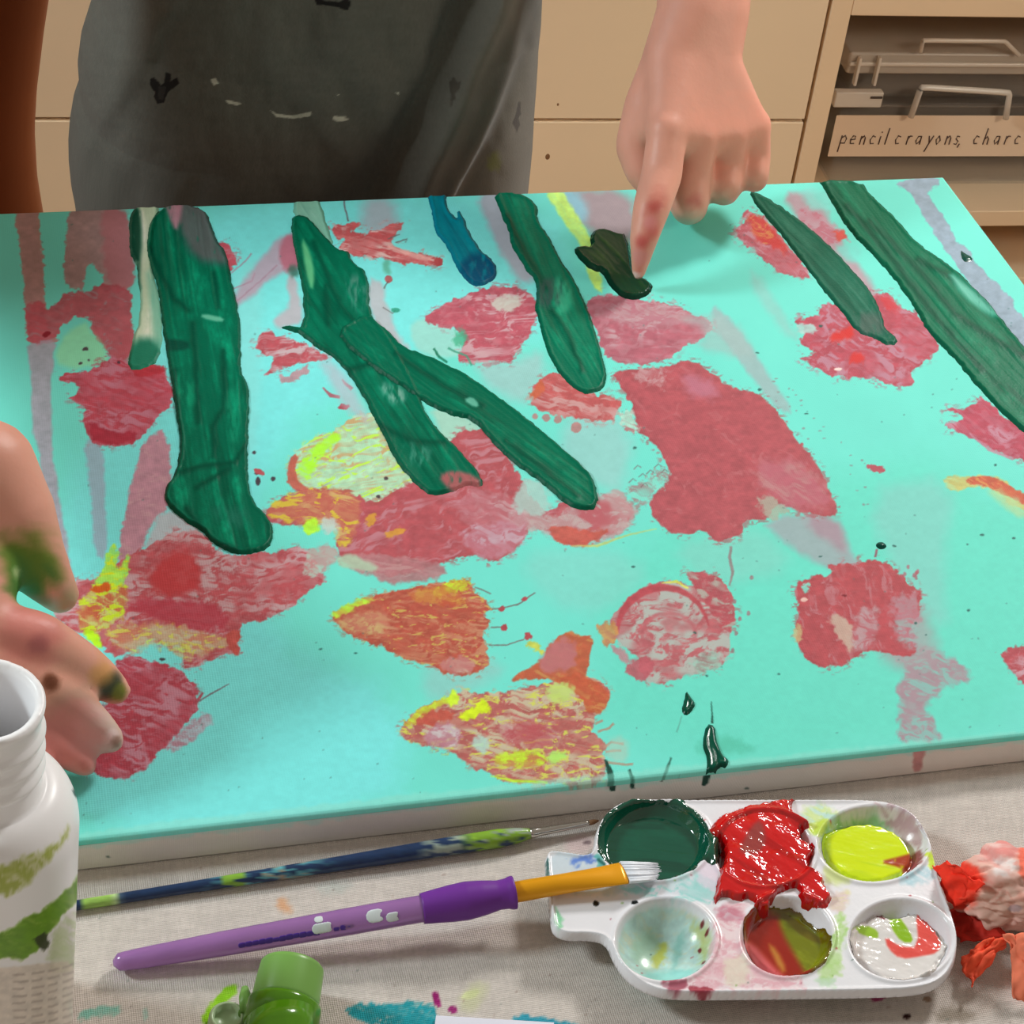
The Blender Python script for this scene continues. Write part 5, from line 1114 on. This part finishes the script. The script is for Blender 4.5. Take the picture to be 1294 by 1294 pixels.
def ball(c, r, s=(1, 1, 1), sub=2):
    bmesh.ops.create_icosphere(bm, subdivisions=sub, radius=1, matrix=Matrix.Translation(Vector(c)) @ Matrix.Diagonal((r*s[0], r*s[1], r*s[2], 1)))
for c_ in CH:
    for k, (q, r) in enumerate(c_):
        ball(q, r)
        if k:
            p0_, r0 = c_[k-1]
            if np.linalg.norm(q-p0_) > 1e-4:
                lathe(bm, [(r0, 0), (r, float(np.linalg.norm(q-p0_)))], along(p0_, q, (0.13, .21, .97)), 18)
# head: skull, jaw, nose, brow, lips, ears
ball(HC, .078, (.92, 1.08, 1.05), 3); ball(HC+V3((0, -.030, -.050)), .052, (.98, .95, .95), 3); ball(HC+V3((0, -.050, -.082)), .026, (1.1, .9, .8))
ball(HC+V3((0, -.090, -.030)), .0105, (.95, 1.1, .9)); chain_n = [(HC+V3((0, -.081, .002)), .0065), (HC+V3((0, -.092, -.028)), .0095)]
lathe(bm, [(.0065, 0), (.0095, .032)], along(chain_n[0][0], chain_n[1][0], (0, 1, .1)), 12)
for sx in (-1, 1):
    ball(HC+V3((.074*sx, .004, -.012)), .017, (.42, .8, 1.15)); ball(HC+V3((.030*sx, -.066, -.036)), .024, (1, .8, 1)); ball(HC+V3((.028*sx, -.078, .018)), .011, (1.6, .6, .5))
ball(HC+V3((0, -.077, -.058)), .010, (1.9, .6, .45)); ball(HC+V3((0, -.075, -.067)), .010, (1.6, .6, .5))
me = bpy.data.meshes.new('tmp'); bm.to_mesh(me); bm.free()
to = bpy.data.objects.new('tmp', me); C.objects.link(to)
rm = to.modifiers.new('r', 'REMESH'); rm.mode = 'VOXEL'; rm.voxel_size = .0017; rm.adaptivity = 0
smd = to.modifiers.new('s', 'SMOOTH'); smd.factor = .5; smd.iterations = 16
dg = bpy.context.evaluated_depsgraph_get(); ev = to.evaluated_get(dg)
body = bpy.data.meshes.new_from_object(ev); bpy.data.objects.remove(to); body.name = 'person'
n = len(body.vertices); q = np.empty(n*3, np.float32); body.vertices.foreach_get('co', q); q = q.reshape(-1, 3).astype(float)
col = np.tile(np.array([224., 160, 140]), (n, 1))
col *= (1+.10*(fbm(q[:, 0]*60+q[:, 2]*31, q[:, 1]*60-q[:, 2]*23, 5, 3)-.5))[:, None]
def spot(P, r, c_, a=1.0, hard=.35):
    d = np.linalg.norm(q-V3(P), axis=1)/r+.35*(fbm(q[:, 0]*220+q[:, 2]*90, q[:, 1]*220+q[:, 2]*170, 9, 2)-.5)
    m = (1-sst(hard, 1.0, d))*a; col[:] = col*(1-m[:, None])+np.asarray(c_, float)*m[:, None]
for P, r in ((MM, .03), (MR, .03), (MP, .03)): spot(P, r, (236, 160, 138), .5)
front = lambda x, y, yy_: A(x, y, yy_)
spot(A(826, 262, .778), .0105, (176, 40, 44), .8, .1); spot(A(830, 256, .777), .007, (170, 24, 30), .7); spot(A(812, 308, .772), .007, (190, 60, 62), .7, .1)
spot(A(838, 246, .782), .012, (168, 52, 48), .55, .1); spot(A(826, 290, .776), .007, (196, 70, 70), .6, .1); spot(A(822, 280, .777), .006, (228, 150, 150), .7); spot(A(818, 277, .777), .0022, (250, 236, 232), .9); spot(A(806, 300, .772), .0030, (248, 236, 232), .95); spot(A(808, 325, .773), .0065, (216, 150, 146), .7); spot(A(803, 349, .7735), .003, (244, 236, 230), .9)
spot(A(808, 352, .776), .0042, (20, 60, 40), .95); spot(A(884, 262, .797), .012, (178, 44, 56), .75, .1); spot(A(890, 250, .800), .009, (170, 60, 62), .5)
spot(A(797, 248, .780), .004, (176, 206, 150), .7)
spot(Z(18, 712, .812), .020, (96, 128, 30), .95, .5); spot(Z(6, 742, .806), .018, (70, 122, 50), .9, .5); spot(Z(42, 690, .812), .008, (120, 140, 40), .8); spot(Z(14, 724, .815), .004, (190, 206, 150), .8)
spot(Z(-4, 752, .806), .008, (16, 66, 36), .8); spot(Z(78, 752, .796), .008, (176, 160, 120), .8); spot(Z(62, 760, .796), .006, (186, 186, 176), .8); spot(Z(52, 752, .798), .006, (128, 112, 70), .8)
spot(Z(52, 815, .806), .006, (122, 70, 84), .7); spot(Z(40, 800, .808), .018, (214, 120, 116), .6); spot(Z(138, 868, .778), .0075, (54, 56, 34), .95, .4); spot(Z(152, 876, .775), .0050, (126, 122, 30), .9); spot(Z(122, 848, .784), .008, (222, 160, 86), .7)
spot(Z(64, 862, .793), .0048, (98, 46, 22), .9); spot(Z(98, 905, .780), .015, (168, 140, 120), .8); spot(Z(126, 928, .773), .014, (206, 202, 190), .9); spot(Z(141, 930, .7715), .0038, (246, 246, 244), .95); spot(Z(147, 938, .769), .003, (112, 100, 76), .8)
spot(Z(92, 945, .772), .022, (226, 128, 128), .7); spot(Z(108, 972, .767), .005, (176, 84, 76), .8)
spot(HC+V3((0, -.083, -.062)), .02, (206, 112, 104), .7)
for sx in (-1, 1): spot(HC+V3((.035*sx, -.08, -.035)), .025, (238, 150, 130), .5); spot(HC+V3((.028*sx, -.084, .020)), .013, (120, 84, 56), .7)
set_col(body, col)
skin = mat('skin', attr=True, rough=.46, bump=.18, bscale=420, vary=.03, vscale=60, sss=.12, spec=.4)
person = link('person', body, skin); tag(person, 'person in a grey T-shirt painting the canvas with a fingertip', 'person')
# eyes and hair, mostly above the frame
for sx in (-1, 1):
    bm = bmesh.new(); bmesh.ops.create_uvsphere(bm, u_segments=20, v_segments=12, radius=.0118, matrix=Matrix.Translation(Vector(HC+V3((.028*sx, -.0650, .002))))); eye = bmobj('eye', bm, mat('eye white', (232, 226, 220), .15), person)
    bm = bmesh.new(); bmesh.ops.create_uvsphere(bm, u_segments=16, v_segments=10, radius=1, matrix=Matrix.Translation(Vector(HC+V3((.028*sx, -.0742, .000)))) @ Matrix.Diagonal((.0055, .0032, .0055, 1))); bmobj('iris', bm, mat('brown iris', (64, 40, 24), .15), eye)
bm = bmesh.new(); bmesh.ops.create_icosphere(bm, subdivisions=5, radius=1)
for vtx in list(bm.verts):
    d_ = vtx.co.copy(); keep = d_.z > .02+.52*max(0, -d_.y)-.70*max(0, d_.y)
    st_ = .0035*math.sin(math.atan2(d_.x, d_.z)*34+d_.y*5)
    vtx.co = Vector(HC)+Vector((d_.x*.080, d_.y*.093+.006, d_.z*.090+.004))*(1+st_*8*0)+d_*st_*.6
    if not keep: vtx.tag = True
bmesh.ops.delete(bm, geom=[k for k in bm.verts if k.tag], context='VERTS')
hair = bmobj('hair', bm, mat('brown hair', (78, 52, 34), .5, vary=.3, vscale=160, bump=.6, bscale=500), person); m_ = hair.modifiers.new('s', 'SOLIDIFY'); m_.thickness = .006; m_.offset = 0
# grey T-shirt
SXL = lambda yy_: None
zz_ = np.concatenate([np.linspace(.60, .725, 12)[:-1], np.linspace(.725, .89, 250), np.linspace(.89, 1.072, 60)[1:]])
th = np.concatenate([np.linspace(-PI, 0, 640)[:-1], np.linspace(0, PI, 120)])    # front half is -pi..0
ce = []
lpx = [(-60,140),(0,128),(20,116),(60,103),(90,99),(118,101),(140,93),(175,87),(205,87),(235,90),(262,96)]
rpx = [(-60,669),(0,668),(40,667),(100,664),(140,662),(200,659),(235,656),(262,654)]
YC = 1.025
lw = [A(x, y, YC) for y, x in lpx]; rw = [A(x, y, YC) for y, x in rpx]
def edge_at(ws, z): k = sorted((w[2], w[0]) for w in ws); return np.interp(z, [a_ for a_, _ in k], [b_ for _, b_ in k])
xl_ = edge_at(lw, zz_); xr_ = edge_at(rw, zz_)
top = sst(1.0, 1.075, zz_); xl_ = xl_*(1-top)+.112*top; xr_ = xr_*(1-top)+.228*top
T_, Z_ = np.meshgrid(th, zz_); XLg = xl_[:, None]; XRg = xr_[:, None]
ct, st2 = np.cos(T_), np.sin(T_)
X_ = (XLg+XRg)/2+(XRg-XLg)/2*np.sign(ct)*np.abs(ct)**.80
dep = np.where(st2 < 0, .098, .085)*(1-.45*top[:, None])
belly = .010*np.exp(-((Z_-.80)/.09)**2)
Y_ = YC+(dep+belly)*np.sign(st2)*np.abs(st2)**.85
# folds: one broad diagonal fold towards the hem on the right, softer ones on the left
fx, fz = X_.ravel(), Z_.ravel(); frontm = (st2 < 0).ravel()
upx, vpx = proj(np.stack([fx, Y_.ravel(), fz], 1))
s1 = upx-(612-.43*vpx); s2 = upx-(668-.47*np.clip(vpx, 60, 400)); s3 = upx-(300-.95*(vpx-0))
disp = .030*sst(-34, 14, s1)*np.exp(-np.clip(s1, 0, None)/80.) - .004*np.exp(-((s1+40)/28)**2)
disp += .006*np.exp(-(s2/12)**2)*sst(-40, 120, vpx) - .004*np.exp(-((s2-22)/16)**2)
disp += .0075*np.exp(-((upx-(215-.62*vpx))/24)**2)*sst(330, 120, upx) + .0030*np.exp(-((upx-(190-.1*vpx))/16)**2)*sst(170, 40, vpx)
disp += .0070*(fbm(upx/90, vpx/120, 4, 2)-.5)*2 + .0010*(fbm(upx/24, vpx/40, 6, 2)-.5)*2
disp *= frontm*np.abs(st2.ravel())**.3
W = np.stack([fx, Y_.ravel()-disp, fz], 1)
u, v = proj(W); sp = Paint(u, v, (90, 90, 84), 200, .03)
sp.col[~frontm] = (90, 90, 84)
sp.col *= (1+.10*(fbm(u/1.6, v/5, 7, 2)-.5)+.06*(fbm(u/30, v/8, 8, 3)-.5))[:, None]
fr_idx = frontm
def motif(P, c_=(26, 24, 24), a=.95): sp.lay(P, c_, .8, .7, 4, a, sm=0)
motif([(190,100),(195,98),(204,108),(207,105),(209,92),(216,93),(215,103),(224,98),(226,105),(212,117),(207,130),(198,131),(194,122),(196,117),(190,108)]); motif([(200,108),(210,110),(206,126),(200,126)], (60,58,56), .6)
motif([(397,-4),(415,2),(430,2),(440,-4),(444,4),(440,13),(428,10),(418,7),(400,6)]); motif([(568,103),(574,97),(578,104),(583,103),(581,112),(575,118),(576,126),(572,128),(571,134),(569,134),(570,120),(568,112)], (54,50,44), .8)
motif([(655,129),(658,129),(658,145),(655,150),(657,158),(653,168),(650,160),(647,156),(651,147)])
for P in ([(266,101),(272,99),(277,105),(270,108)], [(284,126),(296,128),(306,131),(300,133),(288,131)], [(342,140),(350,144),(368,146),(394,141),(392,147),(370,150),(350,148)], [(421,147),(438,147),(439,152),(428,154),(420,151)], [(499,117),(504,116),(504,120)], [(425,119),(429,119),(428,121)]): motif(P, (196,196,182), .9)
sp.lay([(618,196),(630,192),(634,208),(626,218),(616,210)], (106,120,44), 5, 3, 5, .7)
sp.lay([(560,300),(680,300),(680,-60),(600,-60),(590,60),(540,180)], (112, 106, 96), 30, 8, 14, .4)  # paler right fold: light from the right painted into the cloth colour
c_ = sp.col; nt_, nz_ = len(th), len(zz_)
shirt_m = mat('grey jersey', attr=True, rough=.9, bump=.3, bscale=900, vary=.0, spec=.15, sheen=.15)
sh = link('shirt', mesh_np('shirt', W, grid_faces(nt_, nz_), c_), shirt_m, person); sh['label'] = 'washed grey T-shirt with small black drawings and paint flecks'
slm = mat('grey jersey sleeve', (90, 90, 84), .9, bump=.3, bscale=900, vary=.08, spec=.15)
for S_, E_ in ((SHL, EL), (SHR, ER)):
    e_ = S_+(E_-S_)*.52; i_ = S_+(V3((.170, 1.02, 1.0))-S_)*.60
    bm = bmesh.new(); ks = np.linspace(0, 1, 16)
    def bz(t): return (1-t)**2*i_+2*t*(1-t)*(S_+V3((0, 0, .012)))+t*t*e_
    tube(bm, [bz(t) for t in ks], [float(np.interp(t, [0, .25, .5, 1], [.044, .058, .056, .049])) for t in ks], 36)
    bmobj('sleeve', bm, slm, sh)
# trousers and shoes, below the table
bm = bmesh.new()
den = mat('dark blue trousers', (44, 50, 66), .85, bump=.3, bscale=700, vary=.08)
for sx in (-1, 1):
    tube(bm, [(.170+.045*sx, 1.035, .70), (.170+.060*sx, 1.035, .62), (.170+.070*sx, 1.03, .36), (.170+.072*sx, 1.045, .22), (.170+.072*sx, 1.055, .07)], [.058, .066, .058, .055, .050], 28)
bmobj('trousers', bm, den, person)
for sx in (-1, 1):
    bm = bmesh.new(); bmesh.ops.create_icosphere(bm, subdivisions=4, radius=1, matrix=Matrix.Translation((.170+.077*sx, .995, .032)) @ Matrix.Diagonal((.042, .105, .042, 1)))
    for vtx in bm.verts: vtx.co.z = max(vtx.co.z, .001)
    bmobj('shoe', bm, mat('white shoe', (210, 206, 200), .6), person)
# ------------------------------------------------------------------ light: window daylight, ambient room light and two added unseen lamps
def lamp(name, loc, target, energy, col, size, sy=None, spread=180):
    d = bpy.data.lights.new(name, 'AREA'); d.energy = energy; d.color = col; d.shape = 'RECTANGLE' if sy else 'DISK'; d.size = size
    if sy: d.size_y = sy
    d.spread = math.radians(spread)
    o = bpy.data.objects.new(name, d); C.objects.link(o); o.location = loc
    o.rotation_euler = (Vector(target)-Vector(loc)).to_track_quat('-Z', 'Y').to_euler(); return o
lamp('window_light', (1.50, 1.64, 2.0), (.20, .55, .75), 28, (1.0, .98, .94), .34)
lamp('added_highlight_lamp', (1.32, 2.02, 2.42), (.27, .42, .75), 2.2, (1.0, .98, .95), .12)  # unseen small lamp added only to make highlights on the wet paint
lamp('left_window_light', (-1.35, .98, 1.85), (.15, .65, .75), 21, (.86, .98, 1.0), .34)
lamp('added_cabinet_fill', (1.65, .0, 1.55), (.40, 1.48, .40), 1.55, (1.0, .86, .70), .4, None, 56)  # unseen warm spot added to brighten the cabinet fronts
w = bpy.data.worlds.new('world'); bpy.context.scene.world = w; w.use_nodes = True
w.node_tree.nodes['Background'].inputs[0].default_value = (1.0, .88, .74, 1); w.node_tree.nodes['Background'].inputs[1].default_value = .30
vs_ = bpy.context.scene.view_settings
vs_.view_transform = 'Standard'; vs_.look = 'None'; vs_.gamma = 1; vs_.exposure = 0; vs_.use_curve_mapping = False
